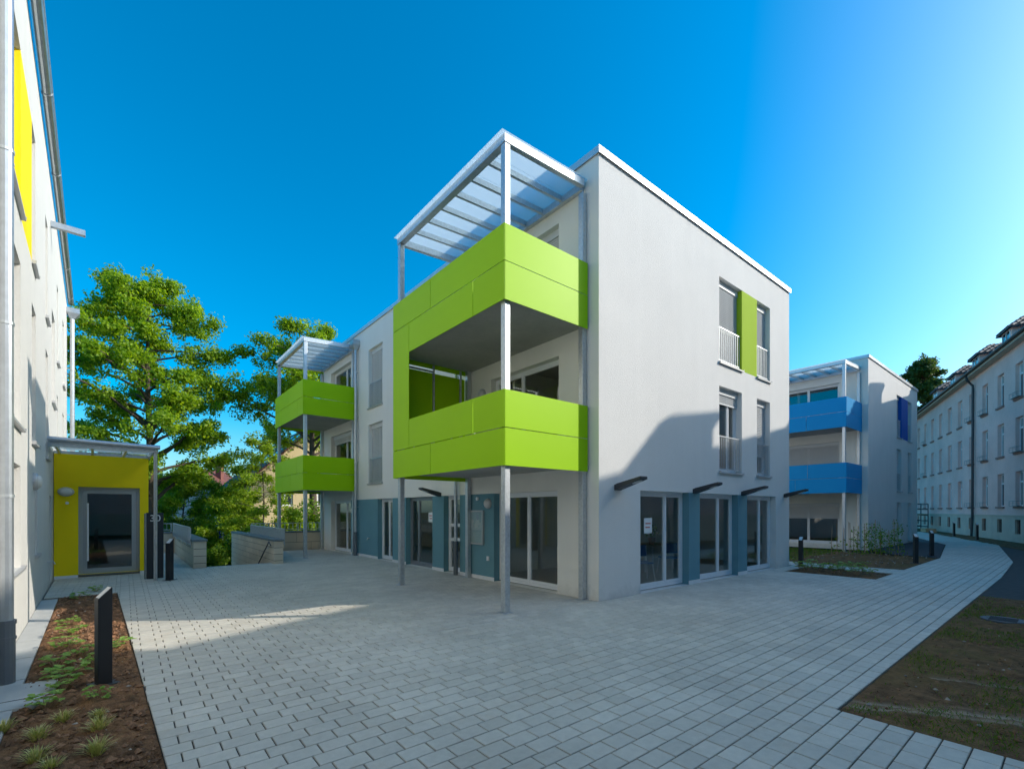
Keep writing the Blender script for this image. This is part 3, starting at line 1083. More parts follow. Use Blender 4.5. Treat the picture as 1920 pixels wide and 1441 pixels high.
    for k in range(n_raft):
        yy = ya + 0.1 + (yb - ya - 0.2) * (k + 1) / (n_raft + 1) if k < n_raft else yb
        MB().hexa([(xf + 0.181, yy - 0.03, zr0 + 0.03), (xw - 0.101, yy - 0.03, zr0 + dzw + 0.03), (xw - 0.101, yy - 0.03, zr1 + dzw - 0.004), (xf + 0.181, yy - 0.03, zr1 - 0.004)],
                  [(xf + 0.181, yy + 0.03, zr0 + 0.03), (xw - 0.101, yy + 0.03, zr0 + dzw + 0.03), (xw - 0.101, yy + 0.03, zr1 + dzw - 0.004), (xf + 0.181, yy + 0.03, zr1 - 0.004)]).build('rafter', GALV, pg)
    for k in range(n_raft + 1):
        q0 = ya - 0.02 + (yb - ya + 0.04) * k / (n_raft + 1) + 0.004
        q1 = ya - 0.02 + (yb - ya + 0.04) * (k + 1) / (n_raft + 1) - 0.004
        MB().hexa([(xf - 0.02, q0, zr1 + 0.006), (xw - 0.03, q0, zr1 + dzw + 0.004), (xw - 0.03, q1, zr1 + dzw + 0.004), (xf - 0.02, q1, zr1 + 0.006)],
                  [(xf - 0.02, q0, zr1 + 0.018), (xw - 0.03, q0, zr1 + dzw + 0.016), (xw - 0.03, q1, zr1 + dzw + 0.016), (xf - 0.02, q1, zr1 + 0.018)]).build('roof_pane', PERGLASS, pg)
    return pg

def shell(root, x0, x1, y0, y1, zt, coping=True, floors=(2.6, 5.4)):
    """back walls, floors, roof and metal coping of a flat-roofed block (street faces come from wall())"""
    MB().quad((x1, y0, -0.05), (x1, y1, -0.05), (x1, y1, zt), (x1, y0, zt)).quad((x0, y1, -0.05), (x1, y1, -0.05), (x1, y1, zt), (x0, y1, zt)).build('rear_wall', WHITE, root)
    fl = MB().quad((x0 + 0.3, y0 + 0.3, 0.02), (x1 - 0.1, y0 + 0.3, 0.02), (x1 - 0.1, y1 - 0.1, 0.02), (x0 + 0.3, y1 - 0.1, 0.02))
    for z in floors:
        fl.box(x0 + 0.26, x1 - 0.05, y0 + 0.26, y1 - 0.05, z - 0.12, z + 0.1)
    fl.build('floor_slab', ROOMFLOOR, root)
    pt = MB()
    pt.box(x0 + 4.2, x0 + 4.3, y0 + 4.35, y1 - 0.1, 0.03, 2.47)
    pt.box(x0 + 0.3, x1 - 0.1, y0 + 4.2, y0 + 4.3, 0.03, 2.47)
    for z in (2.71, 5.51):
        pt.box(x0 + 3.4, x0 + 3.5, y0 + 3.05, y1 - 0.1, z, z + 2.5)
        pt.box(x0 + 0.3, x1 - 0.1, y0 + 2.9, y0 + 3.0, z, z + 2.5)
    pt.build('partition', ROOM, root)
    MB().quad((x0, y0, zt - 0.05), (x1, y0, zt - 0.05), (x1, y1, zt - 0.05), (x0, y1, zt - 0.05)).build('roof', CONC, root)
    e = 0.045
    c = MB()
    c.box(x0 - e, x1 + e, y0 - e, y0 + 0.28, zt, zt + 0.035).box(x0 - e, x0 + 0.28, y0 + 0.281, y1 + e, zt, zt + 0.035)
    c.box(x1 - 0.28, x1 + e, y0 + 0.281, y1 + e, zt, zt + 0.035).box(x0 + 0.281, x1 - 0.281, y1 - 0.28, y1 + e, zt, zt + 0.035)
    c.box(x0 - e, x1 + e, y0 - e, y0 - e + 0.012, zt - 0.10, zt - 0.0005).box(x0 - e, x0 - e + 0.012, y0 - e + 0.0125, y1 + e, zt - 0.10, zt - 0.0005)
    c.build('roof_coping', ALU, root)

SURF = {'white': ('wall', WHITE), 'cream': ('wall', CREAM_BOUNCE), 'teal': ('teal_wall', TEAL), 'lime': ('lime_wall', LIMEWALL), 'blue': ('blue_wall', BLUEWALL), 'yellow': ('yellow_wall', YELLOW), 'lwhite': ('wall', LWHITE)}
def pieces(m):
    """split a collected surface into its connected patches"""
    key = lambda i: tuple(round(c, 3) for c in m.v[i])
    owner, groups = {}, []
    for f in m.f:
        hit = {owner[key(i)] for i in f if key(i) in owner}
        tgt = min(hit) if hit else len(groups)
        if not hit:
            groups.append([])
        for h in hit - {tgt}:
            groups[tgt] += groups[h]
            groups[h] = []
            for q, w in list(owner.items()):
                if w == h:
                    owner[q] = tgt
        groups[tgt].append(f)
        for i in f:
            owner[key(i)] = tgt
    for gr in groups:
        if gr:
            n = MB()
            for f in gr:
                n.quad(*[m.v[i] for i in f])
            yield n

def emit(walls, root):
    for k, m in walls.items():
        for piece in pieces(m):
            piece.build(SURF[k][0], SURF[k][1], root, fix=False)

# ------------------------------------------------------------------ the white building with lime balconies
MX, MY, MX1, MY1, MT = 7.08, 5.97, 16.3, 22.3, 8.75
main = thing('apartment_building', 'white flat-roofed apartment building with lime green balconies in the middle of the courtyard', 'building')
fs = lambda u, n, z: (u, MY - n, z)                 # right-hand face
fw = lambda u, n, z: (MX - n, u, z)                 # left-hand face
REC = 0.22
sh_holes = [(8.42, 10.34, 0.0, 2.18), (10.84, 12.84, 0.0, 2.18), (13.37, 15.29, 0.0, 2.18),
            (11.80, 13.06, 2.75, 4.97), (13.99, 14.87, 2.75, 4.97), (11.80, 13.06, 5.57, 7.78), (13.99, 14.87, 5.57, 7.78)]
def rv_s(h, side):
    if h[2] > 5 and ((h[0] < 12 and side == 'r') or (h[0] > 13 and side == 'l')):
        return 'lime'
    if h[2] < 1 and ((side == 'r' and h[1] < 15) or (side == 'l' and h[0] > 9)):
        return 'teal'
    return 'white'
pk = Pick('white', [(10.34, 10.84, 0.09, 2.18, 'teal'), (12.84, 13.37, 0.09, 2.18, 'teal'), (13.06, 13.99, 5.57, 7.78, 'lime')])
emit(wall(fs, MX, MX1, -0.05, MT, sh_holes, REC, pk, rv_s), main)
for a, b in ((10.33, 10.85), (12.83, 13.38)):
    MB(fs).box(a, b, 0.001, 0.012, -0.02, 0.09).build('plinth', PLINTH, main)
for k in range(3):
    h = sh_holes[k]
    window(main, fs, h, REC, leaves=(1.7, 1.0), sill=False, thresh=0.02, name='terrace_door')
for k in (3, 4, 5, 6):
    window(main, fs, sh_holes[k], REC, leaves=(1.9, 1.0) if k in (3, 5) else (1.0,), shutter={3: 0.17, 4: 0.72, 5: 0.99, 6: 0.99}[k], railing=True)
for u in (7.66, 10.62, 13.12, 15.98):
    arm_lamp(main, fs, u, 2.24)
w_holes = [(7.10, 9.32, 0.0, 2.18), (10.86, 11.71, 0.0, 2.18), (12.35, 14.07, 0.0, 2.18), (15.06, 16.29, 0.0, 2.18), (18.9, 21.27, 0.0, 2.18),
           (7.06, 9.45, 2.85, 5.02), (7.06, 9.45, 5.65, 7.82), (15.88, 17.12, 2.75, 4.97), (15.88, 17.12, 5.57, 7.78),
           (18.9, 21.27, 2.85, 5.02), (18.9, 21.27, 5.65, 7.82)]
def rv_w(h, side):
    if h[2] < 1 and side in 'lr':
        if h[0] > 18:
            return 'teal' if side == 'l' else 'cream'
        if h[0] < 8 and side == 'l':
            return 'cream'
        return 'teal'
    return 'cream'
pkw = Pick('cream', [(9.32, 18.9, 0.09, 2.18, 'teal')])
emit(wall(fw, MY, MY1, -0.05, MT, w_holes, REC, pkw, rv_w), main)
for a, b in ((9.31, 10.87), (11.70, 12.36), (14.06, 15.07), (16.28, 18.91)):
    MB(fw).box(a, b, 0.001, 0.012, -0.02, 0.09).build('plinth', PLINTH, main)
window(main, fw, w_holes[0], REC, leaves=(1.0, 1.0), sill=False, thresh=0.02, name='terrace_door')
window(main, fw, w_holes[1], REC, leaves=(1.0,), sill=False, thresh=0.02, name='side_door', transom=(0.42, 0.62))
window(main, fw, w_holes[2], REC, leaves=(2.2, 1.0), sill=False, fmat=GREYFRAME, name='entrance_door', thresh=0.01)
window(main, fw, w_holes[3], REC, leaves=(1.0, 1.0), sill=False, thresh=0.02, name='terrace_door')
window(main, fw, w_holes[4], REC, leaves=(1.0, 1.6), sill=False, thresh=0.02, name='terrace_door')
window(main, fw, w_holes[5], REC, leaves=(1.35, 1.0), sill=False, name='balcony_door')
window(main, fw, w_holes[6], REC, leaves=(1.35, 1.0), sill=False, shutter=0.55, name='balcony_door')
window(main, fw, w_holes[7], REC, leaves=(1.0, 1.0), shutter=0.99, railing=True)
window(main, fw, w_holes[8], REC, leaves=(1.0, 1.0), shutter=0.99, railing=True)
window(main, fw, w_holes[9], REC, leaves=(1.0, 1.6), sill=False, shutter=0.16, name='balcony_door')
window(main, fw, w_holes[10], REC, leaves=(1.0, 1.6), sill=False, name='balcony_door')
shell(main, MX, MX1, MY, MY1, MT)
bulkhead_lamp(main, fw, 9.80, 4.72)
bulkhead_lamp(main, fw, 9.55, 1.93, 0.13)
bulkhead_lamp(main, fw, 18.62, 1.75, 0.14)
bulkhead_lamp(main, fw, 18.62, 4.55, 0.14)
bulkhead_lamp(main, fw, 18.62, 7.15, 0.14)
arm_lamp(main, fw, 11.95, 2.24)
downpipe(main, fw, 10.9, 0.11, 0.0, 8.0, 0.05, hopper=False)
downpipe(main, fw, 18.12, 0.11, 0.0, 8.05, 0.055)
balcony_tower(main, MX, 4.93, 6.20, 10.46, LIME, screen=True, joints=(((8.69,), (7.13,)), ((7.13, 9.65), (8.69,))), n_raft=6)
balcony_tower(main, MX, 5.06, 18.28, 22.42, LIME, joints=(((20.0, 21.2), (19.1, 21.4)), ((19.0, 21.4), (20.2,))), n_raft=6)
# notice board, switches, papers on the glass
nb = MB(fw)
nb.box(9.72, 10.37, 0.002, 0.06, 0.88, 0.92).box(9.72, 10.37, 0.002, 0.06, 1.72, 1.76).box(9.72, 9.76, 0.002, 0.06, 0.92, 1.72).box(10.33, 10.37, 0.002, 0.06, 0.92, 1.72)
nbo = nb.build('notice_board', SILL, main)
MB(fw).box(9.76, 10.33, 0.004, 0.02, 0.92, 1.72).build('poster', mat('pale_blue_poster', (0.50, 0.62, 0.66), 0.6, var=0.05, vscale=3), nbo)
mo = MB(fw)
for i in range(26):
    u, z = rnd.uniform(9.86, 10.27), rnd.uniform(1.33, 1.50)
    mo.box(u - 0.035, u + 0.035, 0.0205, 0.0215 + i * 0.0001, z - 0.03, z + 0.03)
for i in range(7):
    mo.box(9.87 + i * 0.058, 9.90 + i * 0.058, 0.0205, 0.0212, 1.25, 1.34)
mo.build('poster_motif', PAPER, nbo)
MB(fw).box(10.0, 10.03, 0.0205, 0.021, 1.52, 1.66).box(9.95, 9.97, 0.0205, 0.021, 1.54, 1.62).build('poster_print', mat('lilac_print', (0.45, 0.42, 0.60), 0.6), nbo)
MB(fw).box(9.755, 10.335, 0.05, 0.054, 0.915, 1.725).build('cover_pane', glass_mat('clear_case_glass', (0.9, 0.93, 0.92), 0.7), nbo)
for u, z in ((9.55, 0.55), (14.42, 1.32), (18.6, 0.5)):
    MB(fw).box(u - 0.04, u + 0.04, 0.002, 0.035, z - 0.055, z + 0.055).build('wall_socket', PVC, main)
MB(fw).tube([(10.0, 0.002, 2.06), (10.0, 0.05, 2.06)], 0.045, 14).build('motion_sensor', PVC, main)
MB(fw).tube([(17.0, 0.0, 0.72), (17.0, 0.09, 0.72)], 0.012, 8).tube([(16.93, 0.07, 0.74), (17.07, 0.07, 0.74)], 0.012, 8).tube([(17.0, 0.09, 0.72), (17.0, 0.11, 0.66)], 0.012, 8).build('garden_tap', GALV, main)
def notice(fm, u, z, n, w=0.3, h=0.34, reds=2):
    o = MB(fm).box(u - w / 2, u + w / 2, n, n + 0.002, z - h / 2, z + h / 2).build('paper_notice', PAPER, main)
    r = MB(fm)
    for k in range(reds):
        r.box(u - w * 0.33, u + w * (0.33 - 0.1 * k), n + 0.0022, n + 0.003, z + 0.035 - k * 0.085, z + 0.06 - k * 0.085)
    r.build('red_print_line', REDINK, o)
notice(fs, 8.98, 1.42, -REC + 0.022)
notice(fw, 12.8, 1.55, -REC + 0.022, 0.26, 0.3)

# ------------------------------------------------------------------ the building with blue balconies
BX, BY, BX1, BY1 = 25.87, 6.20, 35.6, 22.0
blueb = thing('apartment_building', 'white flat-roofed building with bright blue balconies behind the earth bed', 'building')
fs2 = lambda u, n, z: (BX + u, BY - n, z)
fw2 = lambda u, n, z: (BX - n, BY + u, z)
b_holes = [(5.05, 6.05, z0, z1) for z0, z1 in ((0.1, 2.18), (2.75, 4.97), (5.57, 7.78))] + [(7.45, 8.3, z0, z1) for z0, z1 in ((0.1, 2.18), (2.75, 4.97), (5.57, 7.78))]
def rv_b(h, side):
    if h[2] > 5 and ((h[0] < 6 and side == 'r') or (h[0] > 7 and side == 'l')):
        return 'blue'
    return 'white'
emit(wall(fs2, 0, BX1 - BX, -0.05, MT, b_holes, REC, Pick('white', [(6.05, 7.45, 5.57, 7.78, 'blue')]), rv_b), blueb)
for k, h in enumerate(b_holes):
    window(blueb, fs2, h, REC, leaves=(1.0,), shutter=(0.99, 0.3, 0.99, 0.99, 0.99, 0.2)[k], railing=h[2] > 1, sill=True)
bw_holes = [(1.11, 3.9, 0.18, 2.12), (1.11, 3.9, 2.95, 5.0), (1.11, 3.9, 5.75, 7.75), (7.5, 9.0, 0.18, 2.12), (7.5, 9.0, 2.95, 5.0), (7.5, 9.0, 5.75, 7.75)]
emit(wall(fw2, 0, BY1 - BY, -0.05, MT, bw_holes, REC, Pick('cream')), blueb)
for k, h in enumerate(bw_holes):
    window(blueb, fw2, h, REC, leaves=(1.3, 1.4), sill=False, shutter=(0.36, 0.99, 0.0, 0.4, 0.99, 0.0)[k], name='balcony_door', gmat=GLASSDK)
shell(blueb, BX, BX1, BY, BY1, MT)
balcony_tower(blueb, BX, 23.62, 6.42, 10.7, BLUE, joints=(((8.4,), (7.9,)), ((7.95,), (9.4,))), n_raft=6)

# ------------------------------------------------------------------ the left building with the yellow entrance
left = thing('apartment_building', 'tall white building at the left edge with yellow panel and zinc downpipe', 'building', LORG, LROT)
fl_ = lambda u, n, z: (n, u, z)
LT = 9.72
l_holes = [(8.25, 9.6, 5.92, 8.28), (11.2, 11.86, 5.92, 8.28), (14.15, 14.8, 5.92, 8.1), (18.3, 18.95, 5.92, 8.1), (21.5, 22.4, 5.92, 8.1),
           (8.25, 9.6, 2.9, 5.24), (11.2, 11.95, 2.9, 5.24), (14.2, 14.95, 2.9, 5.24), (18.3, 18.95, 2.9, 5.0), (21.5, 22.4, 3.4, 5.0), (16.2, 17.4, 4.45, 6.75),
           (8.25, 9.6, 0.95, 2.38), (11.75, 12.2, 0.95, 2.38), (15.3, 16.0, 0.05, 2.1), (3.2, 4.6, 2.9, 5.24), (3.2, 4.6, 5.92, 8.28)]
def rv_l(h, side):
    if h[2] > 5.5 and h[3] > 8.2 and ((7 < h[0] < 9 and side == 'r') or (11 < h[0] < 12 and side == 'l')):
        return 'yellow'
    return 'lwhite'
emit(wall(fl_, -4, 24.9, -0.09, LT, l_holes, REC, Pick('lwhite', [(9.6, 11.2, 5.92, 8.28, 'yellow')]), rv_l), left)
for k, h in enumerate(l_holes):
    window(left, fl_, h, REC, leaves=(1.0,), sill=k != 13, gmat=GLASSDK)
lb = MB().box(-9, 0, 24.9, 24.91, -0.09, LT).box(-9, -8.99, -4, 24.89, -0.09, LT).box(-9, 0, -4.01, -4.0, -0.09, LT)
lb.build('rear_wall', WHITE, left)
MB().quad((-9, -4, LT - 0.02), (-0.02, -4, LT - 0.02), (-0.02, 24.9, LT - 0.02), (-9, 24.9, LT - 0.02)).build('roof', ZINC, left)
gt = MB()
for k in range(8):
    a0, a1 = math.pi + math.pi * k / 8, math.pi + math.pi * (k + 1) / 8
    c0 = (0.10 + 0.085 * math.cos(a0), 0.085 * math.sin(a0))
    c1 = (0.10 + 0.085 * math.cos(a1), 0.085 * math.sin(a1))
    gt.quad((c0[0], -4, LT + 0.05 + c0[1]), (c1[0], -4, LT + 0.05 + c1[1]), (c1[0], 24.95, LT + 0.05 + c1[1]), (c0[0], 24.95, LT + 0.05 + c0[1]))
gt.tube([(0.185, -4, LT + 0.05), (0.185, 24.95, LT + 0.05)], 0.012, 6)
gto = gt.build('gutter', ZINC, left, fix=False)
for k in range(9):
    MB().tube([(0.102, 1.0 + 2.9 * k, LT + 0.045), (0.102, 1.06 + 2.9 * k, LT + 0.045)], 0.094, 12).build('gutter_joint', ZINC, gto)
downpipe(left, fl_, 6.95, 0.11, 0.0, LT, 0.058, hopper=False, foot=0.62)
downpipe(left, fl_, 24.6, 0.16, 0.0, 9.1, 0.07, foot=0.8)
MB().box(0.005, 0.62, 15.7, 15.82, 8.55, 8.68).build('overflow_spout', ZINC, left)
bulkhead_lamp(left, fl_, 11.5, 2.25, 0.15)
MB(fl_).tube([(14.6, 0.0, 0.62), (14.6, 0.10, 0.62)], 0.012, 8).tube([(14.52, 0.08, 0.64), (14.68, 0.08, 0.64)], 0.013, 8).tube([(14.6, 0.10, 0.62), (14.6, 0.13, 0.56)], 0.012, 8).build('garden_tap', GALV, left)
# yellow porch
fp = lambda u, n, z: (u, 16.75 - n, z)
porch_hole = (0.47, 1.74, 0.0, 2.38)
emit(wall(fp, 0.01, 1.93, 0.07, 3.22, [(0.47, 1.74, 0.07, 2.38)], 0.16, Pick('yellow')), left)
MB(fp).box(0.01, 0.468, 0.0, 0.01, -0.03, 0.069).build('plinth', PLINTH, left)
MB(fp).box(1.742, 1.93, 0.0, 0.01, -0.03, 0.069).build('plinth', PLINTH, left)
MB().quad((1.93, 16.75, -0.05), (1.93, 20.5, -0.05), (1.93, 20.5, 3.22), (1.93, 16.75, 3.22)).quad((0.01, 20.5, -0.05), (1.93, 20.5, -0.05), (1.93, 20.5, 3.22), (0.01, 20.5, 3.22)).build('porch_wall', WHITE, left)
MB().box(0.01, 1.97, 16.76, 20.52, 3.221, 3.30).build('porch_roof', ZINC, left)
MB().quad((0.02, 16.95, 0.015), (1.92, 16.95, 0.015), (1.92, 20.4, 0.015), (0.02, 20.4, 0.015)).build('porch_floor', CONC, left)
pd = window(left, fp, porch_hole, 0.16, leaves=(1.0,), fmat=mat('light_grey_door', (0.36, 0.38, 0.40), 0.45, metal=0.25), gmat=GLASSDK, sill=False, bar=0.07, sash=0.10, thresh=0.01, name='entrance_door')
MB(fp).tube([(0.655, -0.03, 0.42), (0.655, -0.03, 1.95)], 0.021, 10).tube([(0.655, -0.03, 0.62), (0.655, -0.13, 0.62)], 0.010, 8).tube([(0.655, -0.03, 1.75), (0.655, -0.13, 1.75)], 0.010, 8).build('door_handle', PVC, pd)
bulkhead_lamp(left, fp, 0.235, 2.24, 0.12, oval=1.35)
MB(fp).tube([(0.26, 0.0, 1.95), (0.26, 0.06, 1.95)], 0.035, 12).build('motion_sensor', PVC, left)
cn = MB()
cn.box(-0.0, 1.99, 14.76, 14.86, 3.20, 3.31)
cno = cn.build('canopy', GALV, left)
MB().tube([(0.0, 14.68, 3.36), (2.02, 14.68, 3.33)], 0.055, 12).build('canopy_gutter', ZINC, cno)
for u in (0.12, 0.75, 1.38, 1.93):
    MB().box(u - 0.025, u + 0.025, 14.861, 16.748, 3.22, 3.31).build('rafter', GALV, cno)
for a, b in ((-0.0, 0.66), (0.67, 1.33), (1.34, 2.0)):
    MB().box(a + 0.005, b - 0.005, 14.70, 16.74, 3.318, 3.332).build('roof_pane', PERGLASS, cno)
po = MB().box(1.90, 1.975, 14.77, 14.845, 0.0, 3.199).build('canopy_post', GALV, cno, bevel=0.005)
MB().tube([(1.945, 14.72, 0.02), (1.945, 14.72, 3.28)], 0.025, 10).build('rain_pipe', ZINC, cno)

# ------------------------------------------------------------------ the old building on the right
OROT = math.atan2(OU.y, OU.x)
old = thing('old_building', 'long old grey-pink rendered building with dormers along the right side', 'building', tuple(OP), OROT)
OE = 11.1                                        # eave height
cols = [0.63 + 2.72 * k for k in range(-1, 14)]
o_holes = []
for c in cols:
    for z0, z1 in ((2.0, 3.95), (5.0, 6.95), (8.0, 9.95)):
        o_holes.append((c - 0.52, c + 0.52, z0, z1))
base_holes = [(c - 0.38, c + 0.38, 0.45, 1.25) for c in cols]
OL0, OL1 = -52.0, 40.0
of = lambda u, n, z: (u, n, z)
for k, m in wall(of, OL0, OL1, 1.5, OE, o_holes, 0.2, Pick('white')).items():
    m.build('wall', OLDWALL, old, fix=False)
ofb = lambda u, n, z: (u, n + 0.06, z)
for k, m in wall(ofb, OL0, OL1, -0.2, 1.44, base_holes, 0.25, Pick('white')).items():
    m.build('plinth', OLDPLINTH, old, fix=False)
MB().box(OL0, OL1, 0.002, 0.10, 1.441, 1.5).build('plinth_ledge', OLDPLINTH, old)
ob = MB().box(OL0, OL1, -12.5, -12.4, -0.2, OE).box(OL0, OL0 + 0.05, -12.39, -0.01, -0.2, OE).box(OL1 - 0.05, OL1, -12.39, -0.01, -0.2, OE)
ob.build('rear_wall', OLDWALL, old)
RP = 0.53                                        # roof pitch (rise per run)
rz = lambda n: OE + 0.12 + (0.5 - n) * RP
rf = MB()
rf.quad((OL0, 0.5, rz(0.5)), (OL1, 0.5, rz(0.5)), (OL1, -6.2, rz(-6.2)), (OL0, -6.2, rz(-6.2)))
rf.quad((OL0, -12.9, rz(0.5)), (OL1, -12.9, rz(0.5)), (OL1, -6.2, rz(-6.2)), (OL0, -6.2, rz(-6.2)))
for e in (OL0, OL1):
    rf.quad((e, 0.5, rz(0.5)), (e, -6.2, rz(-6.2)), (e, -12.9, rz(0.5)))
rf.build('roof', TILEDARK, old, fix=False)
MB().box(OL0, OL1, 0.002, 0.42, OE - 0.16, OE - 0.02).build('eave_board', OLDTRIM, old)
MB().tube([(OL0, 0.52, OE + 0.05), (OL1, 0.52, OE + 0.05)], 0.085, 10).build('gutter', OLDGUTTER, old)
dpo = MB().tube([(8.0, 0.50, OE), (8.0, 0.42, OE - 0.35), (8.0, 0.13, OE - 0.75), (8.0, 0.12, OE - 1.0), (8.0, 0.15, 1.6), (8.0, 0.2, 0.0)], 0.075, 10).build('downpipe', OLDGUTTER, old)
BLIND = mat('pale_blind_behind_glass', (0.30, 0.35, 0.33), 0.25, coat=0.6, var=0.1, vscale=0.7, rand=0.25)
DARKP = mat('dark_pane', (0.03, 0.035, 0.04), 0.08, coat=0.5)
fr = MB()
W2, H = 0.52, 1.95
fr.box(-W2, W2, -0.24, -0.17, 0, 0.07).box(-W2, W2, -0.24, -0.17, H - 0.07, H).box(-W2, -W2 + 0.07, -0.24, -0.17, 0.07, H - 0.07).box(W2 - 0.07, W2, -0.24, -0.17, 0.07, H - 0.07)
fr.box(-0.045, 0.045, -0.24, -0.165, 0.07, 1.33).box(-W2 + 0.07, W2 - 0.07, -0.24, -0.165, 1.33, 1.42)
fr_me = fr.mesh('window', PVC)
pn = {}
for nm, m_ in (('a', BLIND), ('b', DARKP)):
    pn[nm] = (MB().box(-W2 + 0.07, -0.045, -0.22, -0.20, 0.07, 1.33).mesh('pane', m_), MB().box(0.045, W2 - 0.07, -0.22, -0.20, 0.07, 1.33).mesh('pane', m_),
              MB().box(-W2 + 0.07, W2 - 0.07, -0.22, -0.20, 1.42, H - 0.07).mesh('pane', m_))
sill_me = MB().box(-W2 - 0.08, W2 + 0.08, -0.16, 0.09, -0.11, -0.003).mesh('sill', OLDSILL)
fbm = MB()
fbm.box(-0.55, 0.55, 0.05, 0.24, 0.0, 0.03).tube([(-0.55, 0.25, 0.28), (0.55, 0.25, 0.28)], 0.012, 6).tube([(-0.55, 0.25, 0.15), (0.55, 0.25, 0.15)], 0.008, 6)
for u in (-0.54, 0.0, 0.54):
    fbm.tube([(u, 0.02, 0.28), (u, 0.25, 0.28), (u, 0.25, 0.02)], 0.010, 6)
fb_me = fbm.mesh('flower_rail', mat('grey_rail', (0.2, 0.22, 0.22), 0.5))
for k, h in enumerate(o_holes):
    x, z = (h[0] + h[1]) / 2, h[2]
    w = inst('window', fr_me, old, (x, 0, z))
    near = k < 9
    for i in range(3):
        inst('pane', pn['b' if (near and i < 2 and rnd.random() < 0.5) or rnd.random() < 0.12 else 'a'][i], w)
    inst('sill', sill_me, w)
    if (k // 3) in (1, 3, 4, 9) or k in (3, 12):
        inst('flower_rail', fb_me, w)
gr_me = MB().box(-0.38, 0.38, -0.2, -0.16, 0, 0.8).mesh('basement_window', DARKP)
gb = MB()
for i in range(5):
    gb.tube([(-0.32 + i * 0.16, -0.1, 0.0), (-0.32 + i * 0.16, -0.1, 0.8)], 0.012, 6)
for i in range(3):
    gb.tube([(-0.38, -0.1, 0.2 + 0.2 * i), (0.38, -0.1, 0.2 + 0.2 * i)], 0.008, 6)
gb_me = gb.mesh('grille', mat('rusty_grille', (0.12, 0.06, 0.05), 0.8))
for c in cols:
    w = inst('basement_window', gr_me, old, (c, 0.06, 0.45))
    inst('grille', gb_me, w)
# dormers: front with window, cheeks, hipped tiled roof
DW, DF, DZ = 0.80, -0.25, OE + 1.40
dm = MB().box(-DW, DW, DF - 0.1, DF, OE + 0.25, DZ)
for s_ in (-1, 1):
    dm.hexa([(s_ * DW, DF - 0.101, OE + 0.35), (s_ * DW, DF - 0.101, DZ), (s_ * DW, DF - 1.6, DZ), (s_ * DW, DF - 1.6, OE + 1.0)],
            [(s_ * (DW - 0.08), DF - 0.101, OE + 0.35), (s_ * (DW - 0.08), DF - 0.101, DZ), (s_ * (DW - 0.08), DF - 1.6, DZ), (s_ * (DW - 0.08), DF - 1.6, OE + 1.0)])
dm_me = dm.mesh('dormer', OLDWALL)
dwm = MB()
dwm.box(-0.62, 0.62, DF + 0.001, DF + 0.05, OE + 0.36, OE + 0.42).box(-0.62, 0.62, DF + 0.001, DF + 0.05, DZ - 0.12, DZ - 0.06)
for u in (-0.62, -0.03, 0.56):
    dwm.box(u, u + 0.06, DF + 0.001, DF + 0.05, OE + 0.421, DZ - 0.121)
dw_me = dwm.mesh('dormer_window', PVC)
dpn_me = MB().box(-0.56, 0.56, DF + 0.002, DF + 0.02, OE + 0.42, DZ - 0.12).mesh('pane', DARKP)
DO, DR = 0.22, 0.75
A = [(-DW - DO, DF + DO, DZ - 0.02), (DW + DO, DF + DO, DZ - 0.02)]
Rg = (0, DF - 0.75, DZ + DR)
Rb = (0, DF - 4.0, DZ + DR)
B = [(-DW - DO, DF - 2.6, DZ - 0.02), (DW + DO, DF - 2.6, DZ - 0.02)]
dr = MB()
dr.quad(A[0], A[1], Rg).quad(A[1], B[1], Rb, Rg).quad(B[0], A[0], Rg, Rb)
dr.quad((A[0][0], A[0][1], A[0][2] - 0.08), (A[1][0], A[1][1], A[1][2] - 0.08), A[1], A[0])
dr.quad((A[1][0], A[1][1], A[1][2] - 0.08), (B[1][0], B[1][1], B[1][2] - 0.08), B[1], A[1])
dr.quad((A[0][0], A[0][1], A[0][2] - 0.08), (B[0][0], B[0][1], B[0][2] - 0.08), B[0], A[0])
dr_me = dr.mesh('dormer_roof', TILEDARK, fix=False)
tl = MB()
def lerp(p, q, t):
    return tuple(p[i] + (q[i] - p[i]) * t for i in range(3))
for (p, q, r0, r1) in ((A[1], B[1], Rg, Rb), (A[0], B[0], Rg, Rb), (A[0], A[1], Rg, Rg)):
    for k in range(9):
        t = (k + 0.5) / 9
        lo, hi = lerp(p, q, t), lerp(r0, r1, t)
        for j in range(4):
            a, b = lerp(lo, hi, j / 4), lerp(lo, hi, (j + 1) / 4 - 0.02)
            a = (a[0], a[1], a[2] + 0.05)
            b = (b[0], b[1], b[2] + 0.01)
            tl.tube([a, b], 0.07 if r0 != r1 else 0.05, 6)
tl_me = tl.mesh('roof_tiles', mat('glazed_dark_tile', (0.10, 0.075, 0.07), 0.35, rand=0.5))
for s_ in (19.9, 14.4, 8.9, 3.3, -3.2, -9.3, -15.1, -21.5, -27.6, -33.7):
    d_ = inst('dormer', dm_me, old, (s_, 0, 0))
    if s_ > -6:
        inst('dormer_window', dw_me, d_)
        inst('pane', dpn_me, d_)
        tag(inst('roof_tiles', tl_me, d_), kind='stuff')
    inst('dormer_roof', dr_me, d_)

